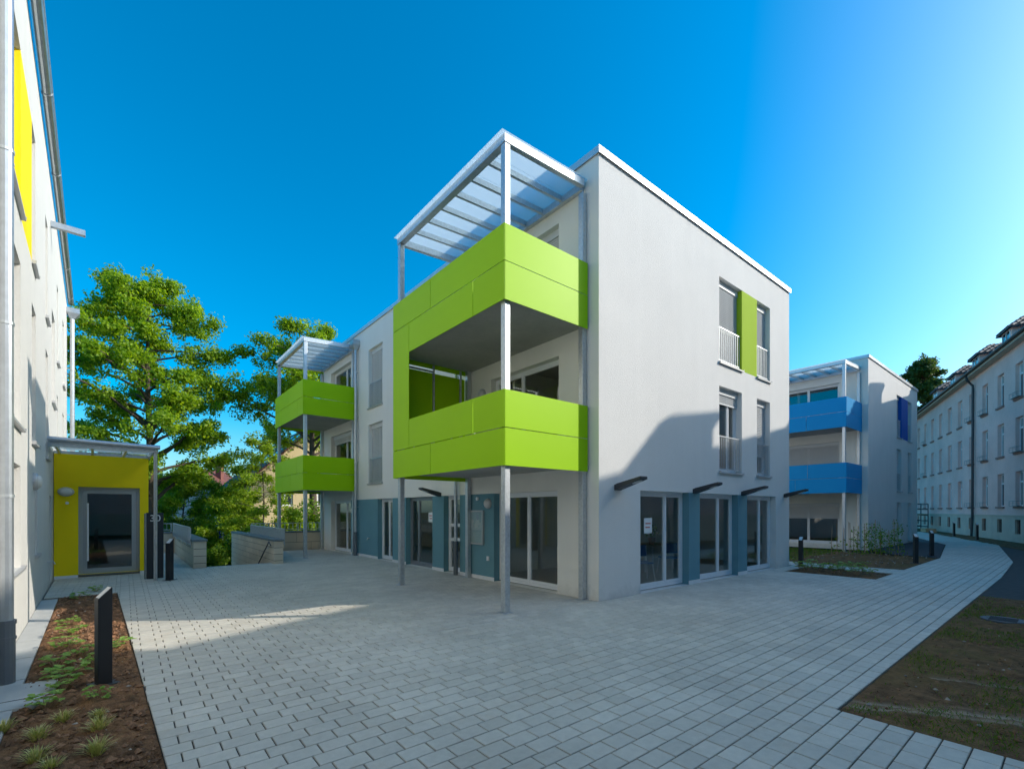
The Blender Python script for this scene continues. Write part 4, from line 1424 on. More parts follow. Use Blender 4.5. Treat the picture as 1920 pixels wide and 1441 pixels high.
# ------------------------------------------------------------------ terrace walls, railings, steps
def block_wall(name, label, x0, x1, y0, y1, z0, z1, course, length, cope=True, rail=None, shift=0.0):
    core = MB().box(x0 + 0.012, x1 - 0.012, y0 + 0.012, y1 - 0.012, z0, z1 - 0.002).build(name, JOINT)
    tag(core, label, 'wall')
    n = max(1, round((z1 - z0) / course))
    ch = (z1 - z0) / n
    ylong = (y1 - y0) > (x1 - x0)
    a0, a1 = (y0, y1) if ylong else (x0, x1)
    for k in range(n):
        a = a0
        first = length * (0.5 if k % 2 else 1.0)
        while a < a1 - 0.02:
            b = min(a1, a + first)
            first = length
            if a1 - b < 0.15:
                b = a1
            e = rnd.uniform(0, 0.003)
            m = MB()
            if ylong:
                m.box(x0 - e, x1 + e, a + 0.006, b - 0.006, z0 + k * ch + 0.007, z0 + (k + 1) * ch - 0.007)
            else:
                m.box(a + 0.006, b - 0.006, y0 - e, y1 + e, z0 + k * ch + 0.007, z0 + (k + 1) * ch - 0.007)
            m.build('stone_block', SAND, core)
            a = b
    if cope:
        MB().box(x0 - 0.03, x1 + 0.03, y0 - 0.03, y1 + 0.03, z1 + 0.001, z1 + 0.065).build('coping', SLATE, core, bevel=0.006)
    return core

def bar_railing(name, label, p, q, z0, z1, step=0.12, group=None):
    p, q = Vector(p), Vector(q)
    t = thing(name, label, 'railing', (p.x, p.y, z0), math.atan2((q - p).y, (q - p).x), group)
    L = (q - p).length
    MB().box(0, L, -0.012, 0.012, z1 - z0 - 0.03, z1 - z0).build('top_rail', GALV, t)
    MB().box(0, L, -0.010, 0.010, 0.06, 0.085).build('bottom_rail', GALV, t)
    bar = MB().box(-0.006, 0.006, -0.018, 0.018, 0.0855, z1 - z0 - 0.0305).mesh('bar', GALV)
    n = int(L / step)
    for k in range(n + 1):
        inst('bar', bar, t, (0.01 + (L - 0.02) * k / n, 0, 0))
    post = MB().box(-0.018, 0.018, -0.03, -0.0125, -0.02, z1 - z0 - 0.031).mesh('post', GALV)
    for k in range(int(L / 1.4) + 2):
        inst('post', post, t, (0.03 + (L - 0.06) * k / (int(L / 1.4) + 1), 0, 0))
    return t

block_wall('sandstone_wall', 'low sandstone wall with slate coping left of the steps', 1.62, 1.95, 17.3, 24.95, -0.09, 0.80, 0.22, 0.95)
block_wall('sandstone_wall', 'low sandstone wall with handrail right of the steps', 3.79, 4.07, 16.95, 24.95, -0.75, 0.74, 0.21, 1.15)
block_wall('sandstone_wall', 'pale cross wall closing the walkway beside the yellow porch', 0.1, 1.618, 24.62, 24.95, -0.09, 0.80, 0.44, 1.0)
block_wall('sandstone_wall', 'pale cross wall under the far lime balcony', 4.075, 7.07, 22.45, 22.75, -0.09, 0.78, 0.44, 1.25)
bar_railing('metal_railing', 'grey bar railing on the wall left of the steps', (1.58, 17.9, 0), (1.58, 24.6, 0), 0.62, 1.24)
bar_railing('metal_railing', 'grey bar railing on the wall right of the steps', (4.11, 17.0, 0), (4.11, 22.4, 0), 0.56, 1.16)
bar_railing('metal_railing', 'grey bar railing on the cross wall under the far lime balcony', (4.16, 22.6, 0), (7.0, 22.6, 0), 0.85, 1.22, 0.16)
bar_railing('metal_railing', 'grey bar railing on the cross wall beside the yellow porch', (0.2, 24.8, 0), (1.55, 24.8, 0), 0.87, 1.22, 0.16)
stp = MB().box(1.96, 3.78, 17.16, 17.45, -0.4, -0.003).build('steps', CONCLT)
tag(stp, 'concrete steps going down between the sandstone walls', kind='structure')
for k in range(1, 10):
    MB().box(1.96, 3.78, 17.16 + 0.3 * k, 17.45 + 0.3 * k, -0.4 - 0.165 * k, -0.003 - 0.165 * k).build('step', CONCLT, stp)
hr = MB().tube([(3.70, 17.02, 0.62), (3.70, 17.25, 0.72), (3.70, 19.9, -0.72), (3.70, 20.2, -0.74)], 0.021, 10).build('handrail', mat('dark_steel', (0.10, 0.10, 0.11), 0.4, metal=0.6))
tag(hr, 'slanting dark steel handrail fixed to the sandstone wall by the steps', 'handrail')
for y, z in ((17.6, 0.53), (19.4, -0.45)):
    MB().tube([(3.70, y, z), (3.74, y, z - 0.05), (3.792, y, z - 0.05)], 0.010, 8).build('bracket', GALV, hr)

# ------------------------------------------------------------------ bollard lights, number pillar, signs, small things
def bollard(label, p, h=0.98, w=0.145, rot=0.0, lit=True, group='bollard lights along the paths'):
    t = thing('bollard_light', label, 'bollard', (p[0], p[1], 0), rot, group)
    d = 0.055
    m = MB()
    m.hexa([(-w / 2, -d, -0.06), (w / 2, -d, -0.06), (w / 2, d, -0.06), (-w / 2, d, -0.06)], [(-w / 2, -d, h - 0.11), (w / 2, -d, h), (w / 2, d, h), (-w / 2, d, h - 0.11)])
    m.build('column', BLACK, t, bevel=0.004)
    MB().hexa([(-w / 2 + 0.01, -d + 0.012, h - 0.101), (w / 2 - 0.01, -d + 0.012, h - 0.006), (w / 2 - 0.01, d - 0.012, h - 0.006), (-w / 2 + 0.01, d - 0.012, h - 0.101)],
              [(-w / 2 + 0.01, -d + 0.012, h - 0.096), (w / 2 - 0.01, -d + 0.012, h - 0.001), (w / 2 - 0.01, d - 0.012, h - 0.001), (-w / 2 + 0.01, d - 0.012, h - 0.096)]).build('lens', LENS, t)
    MB().box(-w / 2 - 0.05, w / 2 + 0.05, -d - 0.05, d + 0.05, -0.012, 0.008).build('base_plate', ANTH, t)
    return t
p = at(194, 1281)
bollard('black bollard light standing in the planting bed in the left foreground', p, 0.975, w=0.115, rot=0.3)
p = at(318, 1087)
bollard('black bollard light on the paving beside the number pillar', p, 1.04, rot=0.9)
p = at(1717, 1055)
bollard('black bollard light in the earth bed nearer to the staked shrubs', p, 0.98, w=0.12, rot=0.6)
p = at(1747, 1041)
bollard('black bollard light on the dark apron just past the earth bed', p, 0.98, w=0.12, rot=0.6)
bollard('black bollard light tucked against the far corner of the white building', (16.55, 5.72), 0.92, w=0.2, rot=0.2)
bollard('black bollard light in front of the old building beside its downpipe', OW(7.5, 1.2), 1.0, rot=0.4)
bollard('black bollard light in front of the old plinth at the right', OW(2.7, 1.2), 1.0, rot=0.4)

pil = thing('number_pillar', 'anthracite pillar with the house number 30 beside the yellow porch', 'pillar', (0.60, 15.35, 0), R(4))
MB().box(-0.175, 0.175, -0.07, 0.07, 0.0, 1.70).build('column', mat('anthracite_pillar', (0.022, 0.026, 0.032), 0.5), pil, bevel=0.004)
MB().box(-0.215, -0.177, -0.06, 0.065, 0.0, 1.68).build('lit_side_strip', mat('lit_side_grey', (0.25, 0.26, 0.25), 0.5, metal=0.3, var=0.2, vscale=30), pil)  # added paler strip standing for the pillar's sunlit left side
paint_lettering('30', 0.235, 0.002, SIGNWHITE, pil, (0.0, -0.0715, 1.48), (R(90), 0, 0), 'house_number')

sp_ = along(418, 30.0)
sg = thing('dead_end_sign', 'blue dead end road sign on a grey pole beyond the steps', 'road sign', (sp_.x, sp_.y, LOW), R(-32))
MB().tube([(0, 0, 0), (0, 0, 2.05)], 0.03, 10).build('pole', GALV, sg)
MB().box(-0.23, 0.23, -0.045, -0.032, 1.60, 2.06).build('sign_plate', SIGNBLUE, sg, bevel=0.004)
MB().box(-0.035, 0.035, -0.049, -0.0455, 1.64, 1.90).build('white_stem', SIGNWHITE, sg)
MB().box(-0.13, 0.13, -0.049, -0.0455, 1.9005, 1.98).build('white_bar', SIGNWHITE, sg)
cp = along(446, 27.5)
cb = thing('utility_cabinet', 'grey utility cabinet behind the sandstone wall', 'cabinet', (cp.x, cp.y, LOW), R(-32))
MB().box(-0.25, 0.25, -0.15, 0.15, 0, 0.95).build('body', mat('cabinet_grey', (0.33, 0.36, 0.39), 0.6), cb, bevel=0.01)
MB().box(-0.27, 0.27, -0.17, 0.17, 0.951, 1.0).build('lid', mat('cabinet_grey', (0.33, 0.36, 0.39), 0.6), cb)
MB().box(-0.19, -0.16, -0.165, -0.151, 0.5, 0.6).build('lock', ANTH, cb)
spl = MB(lambda a, b, c: LW(a, b, c)).box(0.02, 0.50, 5.98, 6.78, -0.06, 0.012).build('splash_slab', CONCLT, bevel=0.006)
tag(spl, 'blue-grey concrete splash slab in the bed below the near downpipe', 'slab')
MB(lambda a, b, c: LW(a, b, c)).box(0.02, 0.50, 6.22, 6.235, 0.0121, 0.0135).build('slab_joint', JOINT, spl)

# scaffold and timber by the old building
DSTEEL = mat('dark_steel', (0.10, 0.10, 0.11), 0.4, metal=0.6)
sc_ = thing('scaffold_tower', 'small grey scaffold tower against the old building', 'scaffold', OW(17.3, 0.75), OROT)
for x in (0, 2.7):
    for y in (0, 0.9):
        MB().tube([(x, y, 0), (x, y, 2.35)], 0.04, 8).build('standard', DSTEEL, sc_)
for z in (0.35, 0.85, 1.35, 1.85, 2.3):
    for y in (0, 0.9):
        MB().tube([(0, y, z), (2.7, y, z)], 0.032, 8).build('ledger', DSTEEL, sc_)
    for x in (0, 2.7):
        MB().tube([(x, 0, z + 0.05), (x, 0.9, z + 0.05)], 0.032, 8).build('transom', DSTEEL, sc_)
MB().tube([(0, 0.93, 0.2), (2.7, 0.93, 2.2)], 0.022, 8).build('brace', DSTEEL, sc_)
MB().box(0.03, 2.67, 0.06, 0.84, 1.42, 1.47).build('deck', WOOD, sc_)
tb = thing('timber_stack', 'low stack of raw timber boards by the scaffold', 'timber', OW(14.6, 1.2), OROT)
for k in range(4):
    for j in range(3):
        MB().box(-0.95 + 0.04 * j, 0.95 - 0.03 * k, -0.3 + 0.17 * k, -0.14 + 0.17 * k, 0.03 + 0.09 * j, 0.115 + 0.09 * j).build('board', WOOD, tb)

# ------------------------------------------------------------------ houses beyond the terrace
def house(name, label, loc, rot, w, dpt, ze, zr, wm, rm, wins=(), side_wins=(), skylights=0):
    """gable house: x across the gable, y along the ridge (away), z from its own ground"""
    t = thing(name, label, 'house', loc, rot)
    holes = [(x - ww / 2, x + ww / 2, z, z + hh) for x, z, ww, hh in wins]
    fg = lambda u, n, z: (u, -n, z)
    for _, m in wall(fg, 0, w, 0, ze, holes, 0.12, Pick('w')).items():
        m.build('gable_wall', wm, t, fix=False)
    gb_ = MB().quad((0, 0, ze), (w, 0, ze), (w / 2, 0, zr)).quad((0, dpt, ze), (w, dpt, ze), (w / 2, dpt, zr)).quad((0, dpt, 0), (w, dpt, 0), (w, dpt, ze), (0, dpt, ze)).quad((w, 0, 0), (w, dpt, 0), (w, dpt, ze), (w, 0, ze))
    gb_.build('wall', wm, t, fix=False)
    fside = lambda u, n, z: (-n, u, z)
    sh = [(y - ww / 2, y + ww / 2, z, z + hh) for y, z, ww, hh in side_wins]
    for _, m in wall(fside, 0, dpt, 0, ze, sh, 0.12, Pick('w')).items():
        m.build('side_wall', wm, t, fix=False)
    for h in holes:
        window(t, fg, h, 0.12, leaves=(1, 1), gmat=DARKP, bar=0.06, sill=True)
    for h in sh:
        window(t, fside, h, 0.12, leaves=(1, 1), gmat=DARKP, bar=0.06, sill=True)
    o = 0.45
    sl = (zr - ze) / (w / 2)
    th = 0.16
    for s in (0, 1):
        xe = -o if s == 0 else w + o
        lo = [(xe, -o, ze - o * sl), (xe, dpt + o, ze - o * sl), (w / 2, dpt + o, zr), (w / 2, -o, zr)]
        r_ = MB().hexa(lo, [(p[0], p[1], p[2] + th) for p in lo]).build('roof', rm, t)
        if s == 0:
            for k in range(skylights):
                y0 = 1.2 + 2.6 * (k % 3)
                f = 0.35 + 0.3 * (k // 3)
                def P(y, ff, up):
                    return (-o + (w / 2 + o) * ff, y, ze - o * sl + (zr - ze + o * sl) * ff + th + up)
                q = MB().hexa([P(y0, f, 0.01), P(y0 + 0.9, f, 0.01), P(y0 + 0.9, f + 0.22, 0.01), P(y0, f + 0.22, 0.01)], [P(y0, f, 0.07), P(y0 + 0.9, f, 0.07), P(y0 + 0.9, f + 0.22, 0.07), P(y0, f + 0.22, 0.07)])
                q.build('skylight', mat('skylight_glass', (0.25, 0.35, 0.45), 0.05, coat=1.0), r_)
    MB().box(w * 0.62, w * 0.62 + 0.6, dpt * 0.5, dpt * 0.5 + 0.6, zr - 1.2, zr + 0.9).build('chimney', TILERED, t)
    return t
house('gable_house', 'cream gabled house with red-brown tiled roof behind the far lime balcony', (6.8, 37, LOW), 0, 9.0, 11.0, 5.6, 9.8, HOUSECREAM, TILERED,
      wins=((2.2, 1.0, 1.1, 1.5), (5.0, 1.0, 1.1, 1.5), (2.2, 3.7, 1.1, 1.4), (5.0, 3.7, 1.1, 1.4)), side_wins=((2.0, 3.4, 1.0, 1.4), (5.5, 3.4, 1.0, 1.4)), skylights=6)
hp = along(372, 46)
house('gable_house', 'small white house with brown roof beyond the steps', (hp.x, hp.y, LOW), R(-28), 5.0, 8.0, 3.5, 5.4, HOUSEWHITE, TILERED, wins=((3.6, 1.2, 0.9, 1.1),))
hp = along(262, 50)
house('gable_house', 'pale pink house half hidden behind the big maple tree', (hp.x, hp.y, LOW), R(-35), 9.0, 8.0, 4.6, 8.0, HOUSEPINK, TILERED, wins=((1.5, 1.0, 1.0, 1.4), (4.0, 1.0, 1.0, 1.4), (6.5, 1.0, 1.0, 1.4)))

# ------------------------------------------------------------------ trees, shrubs, bed plants
def leaf_cloud(centres, radii, per, size, seed, up=0.35, flat=0.95):
    """many small four-cornered leaves, each folded a little off its neighbour, gathered round twig ends"""
    rs = np.random.RandomState(seed)
    C = np.repeat(np.asarray(centres, float), per, axis=0)
    Rr = np.repeat(np.asarray(radii, float), per)[:, None]
    n = len(C)
    d = rs.normal(size=(n, 3))
    d /= np.linalg.norm(d, axis=1)[:, None]
    P = C + d * Rr * (rs.uniform(0.15, 1.0, (n, 1)) ** 0.6) * np.array((1, 1, flat))
    nrm = d * 0.7 + rs.normal(size=(n, 3)) * 0.6 + np.array((0, 0, up))
    nrm /= np.linalg.norm(nrm, axis=1)[:, None]
    t = rs.normal(size=(n, 3))
    t -= (t * nrm).sum(1)[:, None] * nrm
    t /= np.linalg.norm(t, axis=1)[:, None]
    b = np.cross(nrm, t)
    s = size * rs.uniform(0.6, 1.35, (n, 1))
    V = np.stack((P - t * s, P - b * s * 0.55 + nrm * s * 0.15, P + t * s, P + b * s * 0.55 + nrm * s * 0.15), 1)
    return V.reshape(-1, 3)

def tree(name, label, base, height, trunk_r, clear, env, n_limbs, seed, leaf, leaf_size=0.16, per=46, clump=0.75, group=None, lean=(0, 0), upward=0.45, twigs=7, split=None, skew=(0, 0)):
    """tapered trunk, limbs and twigs inside an outline; env(t) gives the crown radius at height fraction t"""
    rs = random.Random(seed)
    t = thing(name, label, 'tree', base, 0, group)
    wood = MB()
    N = 12
    line = []
    for k in range(N + 1):
        f = k / N
        line.append(Vector((lean[0] * f + 0.25 * math.sin(f * 5 + seed) * f, lean[1] * f + 0.25 * math.cos(f * 4 + seed) * f, height * 0.94 * f)))
    wood.tube([tuple(p) for p in line], [trunk_r * (1.25 if k == 0 else 1) * (1 - 0.93 * (k / N) ** 0.8) for k in range(N + 1)], 10)
    wood.build('trunk', BARK, t, smooth=True, fix=False)
    limbs = MB()
    cs, rr = [], []
    for i in range(n_limbs):
        f = clear + (0.97 - clear) * ((i + rs.random() * 0.8) / n_limbs)
        a = i * 2.39996 + rs.uniform(-0.5, 0.5)
        z0 = height * f * 0.94
        k = min(N - 1, int(f * N))
        p0 = line[k] + (line[k + 1] - line[k]) * (f * N - k)
        e = env(f) * rs.uniform(0.5, 1.22)
        ux, uy = math.cos(a), math.sin(a)
        q = 1 + skew[0] * ux + skew[1] * uy
        e *= q
        rise = e * upward * rs.uniform(0.5, 1.3) * (1.15 - f)
        pts = []
        for j in range(7):
            g = j / 6
            pts.append(p0 + Vector((ux * e * g + rs.uniform(-0.12, 0.12) * g * e * 0.5, uy * e * g + rs.uniform(-0.12, 0.12) * g * e * 0.5, rise * g ** 0.8 - 0.10 * e * g * g)))
        r0 = max(0.018, trunk_r * 0.42 * (1 - 0.75 * f))
        limbs.tube([tuple(p) for p in pts], [r0 * (1 - 0.85 * j / 6) for j in range(7)], 6, cap=False)
        for j in range(twigs):
            g = 0.28 + 0.72 * (j + rs.random()) / twigs
            idx = min(5, int(g * 6))
            pb = pts[idx] + (pts[idx + 1] - pts[idx]) * (g * 6 - idx)
            ln = (0.25 + 0.24 * e * (1.2 - g)) * rs.uniform(0.6, 1.2)
            b = a + rs.choice((-1, 1)) * rs.uniform(0.3, 1.3)
            pe = pb + Vector((math.cos(b) * ln, math.sin(b) * ln, ln * rs.uniform(-0.25, 0.55)))
            limbs.tube([tuple(pb), tuple(pb + (pe - pb) * 0.55 + Vector((0, 0, 0.05))), tuple(pe)], [r0 * 0.32, r0 * 0.2, 0.006], 5, cap=False)
            cs.append(tuple(pe))
            rr.append(clump * rs.uniform(0.55, 1.15))
            if rs.random() < 0.6:
                cs.append(tuple(pb + (pe - pb) * 0.5))
                rr.append(clump * rs.uniform(0.4, 0.8))
        cs.append(tuple(pts[-1]))
        rr.append(clump * rs.uniform(0.6, 1.0))
    cs.append(tuple(line[-1]))
    rr.append(clump)
    tag(limbs.build('limbs', BARK, t, smooth=True, fix=False), kind='stuff')
    V = leaf_cloud(cs, rr, per, leaf_size, seed)
    cr = bpy.data.objects.new('crown', np_mesh('crown', V, None, leaf, 4))
    put(cr, t)
    tag(cr, kind='stuff')
    return t

def ramp(*pts):
    def f(x):
        for (a, u), (b, v) in zip(pts, pts[1:]):
            if x <= b:
                return u + (v - u) * max(0, (x - a)) / (b - a)
        return pts[-1][1]
    return f

bp = along(283, 27.0)
tree('maple_tree', 'tall bright green maple tree behind the yellow porch', (bp.x, bp.y, LOW), 18.0, 0.34, 0.22,
     ramp((0.2, 3.8), (0.35, 4.6), (0.5, 4.4), (0.65, 3.8), (0.8, 3.2), (0.9, 2.2), (1.0, 0.8)), 62, 14, LEAF_MAPLE, 0.09, 90, 0.62, twigs=8, upward=0.75)
bp = along(593, 31.0)
tree('maple_tree', 'spreading maple tree rising behind the far lime balcony', (bp.x, bp.y, LOW), 16.4, 0.33, 0.44,
     ramp((0.35, 3.6), (0.5, 4.7), (0.6, 4.4), (0.75, 3.6), (0.9, 2.4), (1.0, 1.0)), 40, 23, LEAF_MAPLE, 0.09, 90, 0.62, twigs=8, lean=(-0.5, 0.2), skew=(-0.2, 0.05), upward=0.9)
bp = along(491, 27.5)
tree('ginkgo_tree', 'slender young tree with tiered yellow-green branches beyond the steps', (bp.x, bp.y, LOW), 8.2, 0.075, 0.16,
     ramp((0.1, 2.4), (0.3, 2.5), (0.55, 1.9), (0.8, 1.2), (1.0, 0.4)), 26, 31, LEAF_YEL, 0.075, 36, 0.42, twigs=7, upward=0.35)
bp = along(444, 31.0)
tree('bushy_tree', 'low spreading green tree in front of the cream house', (bp.x, bp.y, LOW), 5.0, 0.08, 0.12,
     ramp((0.1, 1.7), (0.35, 2.0), (0.7, 1.3), (1.0, 0.4)), 26, 37, LEAF_YEL, 0.08, 60, 0.5, twigs=6)
bp = along(345, 34.0)
tree('bushy_tree', 'bright green low tree beneath the big maple', (bp.x, bp.y, LOW), 6.6, 0.10, 0.22,
     ramp((0.1, 2.6), (0.4, 3.3), (0.7, 2.6), (1.0, 0.8)), 34, 41, LEAF_YEL, 0.09, 70, 0.6, twigs=6)
bp = along(1733, 78.0)
tree('poplar_tree', 'tall dark poplar tree behind the blue balcony building', (bp.x, bp.y, 0), 29.0, 0.5, 0.10,
     ramp((0.1, 2.4), (0.5, 3.2), (0.8, 2.6), (0.95, 1.4), (1.0, 0.5)), 110, 53, LEAF_POP, 0.18, 80, 0.75, twigs=5, upward=1.9)

def shrub(name, label, base, size, n, seed, leaf, leaf_size=0.07, per=40, clump=0.28, cat='shrub', group=None):
    rs = random.Random(seed)
    t = thing(name, label, cat, base, 0, group)
    st_ = MB()
    cs, rr = [], []
    for i in range(n):
        a = i * 2.4
        e = rs.uniform(0.1, 1.0)
        tip = Vector((math.cos(a) * size[0] * e, math.sin(a) * size[1] * e, size[2] * rs.uniform(0.35, 1.0) * (1.1 - 0.35 * e)))
        st_.tube([(0.15 * tip.x, 0.15 * tip.y, -0.1), tuple(tip * 0.55 + Vector((0, 0, 0.1))), tuple(tip)], [0.022, 0.014, 0.005], 5, cap=False)
        cs.append(tuple(tip))
        rr.append(clump * rs.uniform(0.7, 1.2))
        cs.append(tuple(tip * 0.7))
        rr.append(clump * rs.uniform(0.6, 1.0))
    tag(st_.build('stems', BARK, t, fix=False), kind='stuff')
    o = bpy.data.objects.new('foliage', np_mesh('foliage', leaf_cloud(cs, rr, per, leaf_size, seed), None, leaf, 4))
    tag(put(o, t), kind='stuff')
    return t
bp = along(420, 27.0)
shrub('clipped_hedge', 'dark green hedge across the foot of the steps', (bp.x, bp.y, LOW), (2.2, 0.7, 1.15), 70, 3, LEAF_MID, 0.07, 70, 0.32, 'hedge')
bp = along(338, 31.0)
shrub('leafy_shrub', 'dark shrub beyond the walkway railing', (bp.x, bp.y, LOW), (1.4, 1.2, 2.8), 46, 5, LEAF_DARK, 0.09, 60, 0.4)
bp = along(395, 30.0)
shrub('leafy_shrub', 'mixed green shrub beside the dead end sign', (bp.x, bp.y, LOW), (1.5, 1.2, 2.0), 40, 7, LEAF_MID, 0.09, 50, 0.4)
bp = along(468, 28.5)
shrub('leafy_shrub', 'dark shrub behind the sandstone wall right of the steps', (bp.x, bp.y, LOW), (1.5, 1.2, 2.3), 44, 8, LEAF_DARK, 0.09, 55, 0.4)
bp = along(545, 28.0)
shrub('leafy_shrub', 'rounded bright green shrub seen under the far lime balcony', (bp.x, bp.y, LOW), (1.7, 1.4, 3.0), 60, 9, LEAF_YEL, 0.09, 60, 0.42)
bp = along(580, 29.0)
shrub('leafy_shrub', 'dark green shrub beside the trunk under the far lime balcony', (bp.x, bp.y, LOW), (1.5, 1.4, 4.1), 60, 10, LEAF_MID, 0.09, 60, 0.42)

def leafy_plant(label, base, r, h, n, seed, leaf, group, name='leafy_plant'):
    """low perennial: stalks with broad oval leaves, each leaf a small arched blade"""
    rs = random.Random(seed)
    m = MB()
    stalk = MB()
    for i in range(n):
        a = i * 2.4 + rs.uniform(-0.4, 0.4)
        e = r * rs.uniform(0.25, 1.0)
        z = h * rs.uniform(0.35, 1.0)
        c = Vector((math.cos(a) * e, math.sin(a) * e, z))
        stalk.tube([(0, 0, -0.03), tuple(c * 0.6 + Vector((0, 0, 0.02))), tuple(c)], [0.003, 0.0025, 0.0015], 4, cap=False)
        for k in range(3):
            b = a + (k - 1) * 1.15 + rs.uniform(-0.2, 0.2)
            L, W = rs.uniform(0.035, 0.06) * (r / 0.12), rs.uniform(0.018, 0.028) * (r / 0.12)
            u = Vector((math.cos(b), math.sin(b), rs.uniform(-0.1, 0.45)))
            v = Vector((-math.sin(b), math.cos(b), 0))
            up = Vector((0, 0, 1))
            p = [c, c + u * L * 0.45 + v * W + up * 0.006, c + u * L * 0.85 + v * W * 0.6, c + u * L * 1.05 - up * 0.006, c + u * L * 0.85 - v * W * 0.6, c + u * L * 0.45 - v * W + up * 0.006]
            m.quad(tuple(p[0]), tuple(p[1]), tuple(p[2]), tuple(p[3]))
            m.quad(tuple(p[0]), tuple(p[3]), tuple(p[4]), tuple(p[5]))
    t = thing(name, label, 'plant', base, 0, group)
    tag(stalk.build('stems', STAKE, t, fix=False), kind='stuff')
    tag(m.build('leaves', leaf, t, fix=False), kind='stuff')
    return t

def grass_tuft(label, base, r, h, n, seed, group):
    rs = random.Random(seed)
    m = MB()
    for i in range(n):
        a = rs.uniform(0, 6.283)
        e, z = r * rs.uniform(0.2, 1.0), h * rs.uniform(0.5, 1.0)
        b0 = Vector((rs.uniform(-0.02, 0.02), rs.uniform(-0.02, 0.02), -0.02))
        tip = Vector((math.cos(a) * e, math.sin(a) * e, z * (1 - 0.35 * e / r)))
        mid = b0 + (tip - b0) * 0.55 + Vector((0, 0, z * 0.22))
        w = Vector((-math.sin(a), math.cos(a), 0)) * rs.uniform(0.0022, 0.0042)
        m.quad(tuple(b0 - w), tuple(b0 + w), tuple(mid + w), tuple(mid - w))
        m.quad(tuple(mid - w), tuple(mid + w), tuple(tip))
    o = m.build('ornamental_grass', BLADEDRY, fix=False)
    o.location = base
    return tag(o, label, 'grass plant', group)

GB = 'leafy plants in the left bed'
spots = [((215, 1215), 'young leafy plant nearest below the bollard in the left bed', 0.16), ((178, 1312), 'small round leafy plant between the bollard and the grass tufts', 0.10),
         ((85, 1325), 'leafy plant beside the splash slab in the left bed', 0.13), ((118, 1290), 'pale green leafy plant just above the splash slab', 0.13),
         ((122, 1268), 'largest bushy leafy plant left of the bollard foot', 0.17), ((104, 1248), 'leafy plant on the left edge behind the bushiest one', 0.15),
         ((125, 1212), 'pale leafy plant at the shadow edge in the left bed', 0.15), ((133, 1190), 'sunlit leafy plant in the middle of the left bed', 0.15),
         ((128, 1172), 'sunlit trailing plant further up the left bed', 0.12), ((145, 1122), 'leafy plant at the sunlit far end of the left bed', 0.15), ((180, 1108), 'dark leafy plant at the far corner of the left bed', 0.14),
         ((160, 1228), 'leafy plant left of the bollard in the bed shade', 0.12), ((178, 1245), 'leafy plant pressed against the left side of the bollard', 0.10)]
for k, ((x, y), lab, r) in enumerate(spots):
    p = at(x, y)
    leafy_plant(lab, (p.x, p.y, -0.015), r, 0.13, 16, 100 + k, LEAF_BED, GB)
GG = 'ornamental grass tufts in the left bed'
tufts = [((118, 1350), 'straw-coloured grass tuft beside the splash slab corner', 0.13), ((185, 1342), 'pale dry grass tuft to the right of the slab tuft', 0.10), ((185, 1368), 'spiky pale grass tuft at the bed centre', 0.15),
         ((180, 1412), 'broad green and straw grass tuft near the paving', 0.16), ((72, 1385), 'leaning straw grass tuft in the left foreground', 0.15), ((68, 1425), 'bright green grass tuft at the bottom left', 0.14),
         ((8, 1368), 'grass tuft cut by the left picture edge', 0.13), ((95, 1441), 'grass tuft at the very bottom of the bed', 0.12)]
for k, ((x, y), lab, r) in enumerate(tufts):
    p = at(x, y)
    grass_tuft(lab, (p.x, p.y, -0.015), r, r * 1.05, 110, 200 + k, GG)
GS = 'low plants in the small bed'
ORD = ('first', 'second', 'third', 'fourth', 'fifth', 'sixth', 'seventh', 'eighth', 'ninth')
for k in range(13):
    row, i = (0, k) if k < 7 else (1, k - 7)
    p = Vector(((16.15 if row else 15.3) + rnd.uniform(-0.12, 0.12), 5.35 - 0.28 * i + rnd.uniform(-0.06, 0.06), 0.02))
    leafy_plant('low green plant in the small paved-in bed, %s from the left in the %s row' % (ORD[i], 'far' if row else 'near'), tuple(p), rnd.uniform(0.13, 0.19), rnd.uniform(0.18, 0.28), 18, 300 + k, LEAF_BED if k % 3 else LEAF_YEL, GS)
GC = 'staked shrubs before the blue building'
for k in range(17):
    x = 21.3 + (k % 9) * 0.28 + rnd.uniform(-0.08, 0.08)
    y = 5.75 - (k % 9) * 0.14 + (k // 9) * 0.5 + rnd.uniform(-0.1, 0.1)
    t = thing('staked_cane', '%s bamboo-staked cane by the blue building, %s from the left in the %s row' % ('leafy' if k % 9 > 3 else 'nearly bare', ORD[k % 9], 'far' if k > 8 else 'near'), 'plant', (x, y, 0.02), 0, GC)
    hh = rnd.uniform(0.95, 1.45)
    MB().tube([(0, 0, -0.1), (rnd.uniform(-0.04, 0.04), rnd.uniform(-0.04, 0.04), hh)], 0.010, 6).build('stake', STAKE, t)
    cs = [(rnd.uniform(-0.1, 0.1), rnd.uniform(-0.1, 0.1), z) for z in np.linspace(0.15, hh * (0.85 if k % 9 > 3 else 0.5), 7 if k % 9 > 3 else 3)]
    o = bpy.data.objects.new('leaves', np_mesh('leaves', leaf_cloud(cs, [0.2 if k % 9 > 3 else 0.1] * len(cs), 13 if k % 9 > 3 else 5, 0.045, 400 + k), None, LEAF_MID, 4))
    tag(put(o, t), kind='stuff')

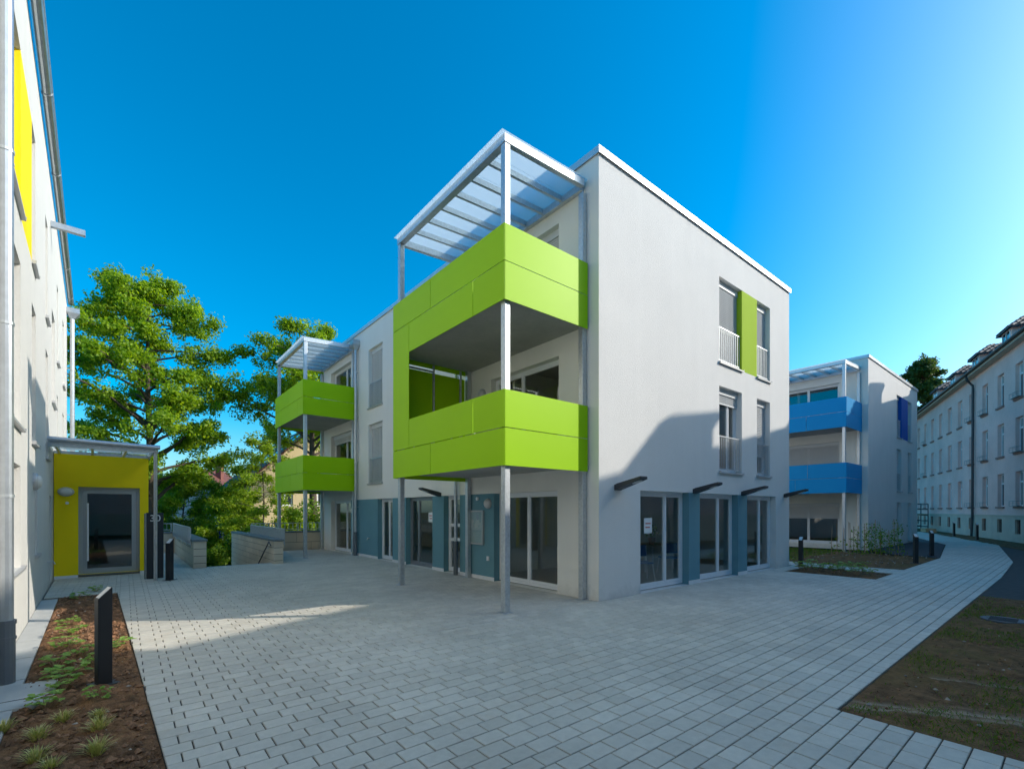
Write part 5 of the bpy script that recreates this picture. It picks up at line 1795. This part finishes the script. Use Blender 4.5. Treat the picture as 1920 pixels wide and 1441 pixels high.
# ------------------------------------------------------------------ things inside the ground floor, seen through the glass
CHROME = mat('white_steel_tube', (0.7, 0.7, 0.7), 0.3, metal=0.3)
SEATBLUE = mat('blue_seat', (0.03, 0.09, 0.28), 0.6)
TABLEW = mat('beech_top', (0.48, 0.36, 0.22), 0.5)
POT = mat('clay_pot', (0.28, 0.13, 0.08), 0.8)
def chair(label, x, y, rot, group='chairs inside the ground floor'):
    t = thing('chair', label, 'chair', (x, y, 0.02), rot, group)
    MB().box(-0.21, 0.21, -0.21, 0.21, 0.43, 0.465).build('seat', SEATBLUE, t, bevel=0.01)
    MB().hexa([(-0.2, 0.2, 0.58), (0.2, 0.2, 0.58), (0.2, 0.22, 0.58), (-0.2, 0.22, 0.58)], [(-0.2, 0.25, 0.86), (0.2, 0.25, 0.86), (0.2, 0.27, 0.86), (-0.2, 0.27, 0.86)]).build('backrest', SEATBLUE, t)
    for sx in (-1, 1):
        MB().tube([(sx * 0.19, -0.19, 0.43), (sx * 0.23, -0.25, 0.0)], 0.012, 6).build('leg', CHROME, t)
        MB().tube([(sx * 0.23, 0.27, 0.0), (sx * 0.19, 0.19, 0.44), (sx * 0.19, 0.25, 0.84)], 0.012, 6).build('leg', CHROME, t)
def table(label, x, y, w, d):
    t = thing('table', label, 'table', (x, y, 0.02), 0, 'tables inside the ground floor')
    MB().box(-w / 2, w / 2, -d / 2, d / 2, 0.71, 0.74).build('table_top', TABLEW, t)
    for sx in (-1, 1):
        for sy in (-1, 1):
            MB().box(sx * (w / 2 - 0.05) - 0.02, sx * (w / 2 - 0.05) + 0.02, sy * (d / 2 - 0.05) - 0.02, sy * (d / 2 - 0.05) + 0.02, 0, 0.709).build('leg', CHROME, t)
def potted(label, x, y, z, seed):
    t = thing('potted_plant', label, 'plant', (x, y, z), 0)
    m = MB().tube([(0, 0, 0), (0, 0, 0.2)], [0.075, 0.105], 14)
    m.build('pot', POT, t)
    cs = [(0.09 * math.cos(k * 2.4), 0.09 * math.sin(k * 2.4), 0.28 + 0.035 * k) for k in range(8)]
    o = bpy.data.objects.new('foliage', np_mesh('foliage', leaf_cloud(cs, [0.12] * 8, 16, 0.045, seed), None, LEAF_MID, 4))
    tag(put(o, t), kind='stuff')
chair('blue chair with white legs behind the notice on the first terrace door', 9.1, 7.15, 2.2)
chair('blue chair by the narrow pane of the first terrace door', 9.95, 7.0, -0.6)
chair('blue chair behind the middle terrace door', 11.6, 7.3, 2.6)
chair('blue chair behind the wide terrace door under the big balcony', 8.35, 7.5, -1.2)
table('table behind the first terrace door', 9.2, 8.1, 1.5, 0.8)
table('table behind the middle terrace door', 12.0, 8.2, 1.5, 0.8)
potted('potted plant on the table behind the first terrace door', 9.3, 8.0, 0.765, 71)
potted('potted plant on the table behind the middle terrace door', 11.9, 8.05, 0.765, 72)

MB(fs).box(11.15, 11.75, -0.75, -0.73, 0.95, 2.1).build('curtain', mat('cream_curtain', (0.80, 0.80, 0.62), 0.9), main)
MB(fw).box(19.2, 19.9, -0.6, -0.58, 0.05, 2.1).build('curtain', mat('cream_curtain', (0.80, 0.80, 0.62), 0.9), main)
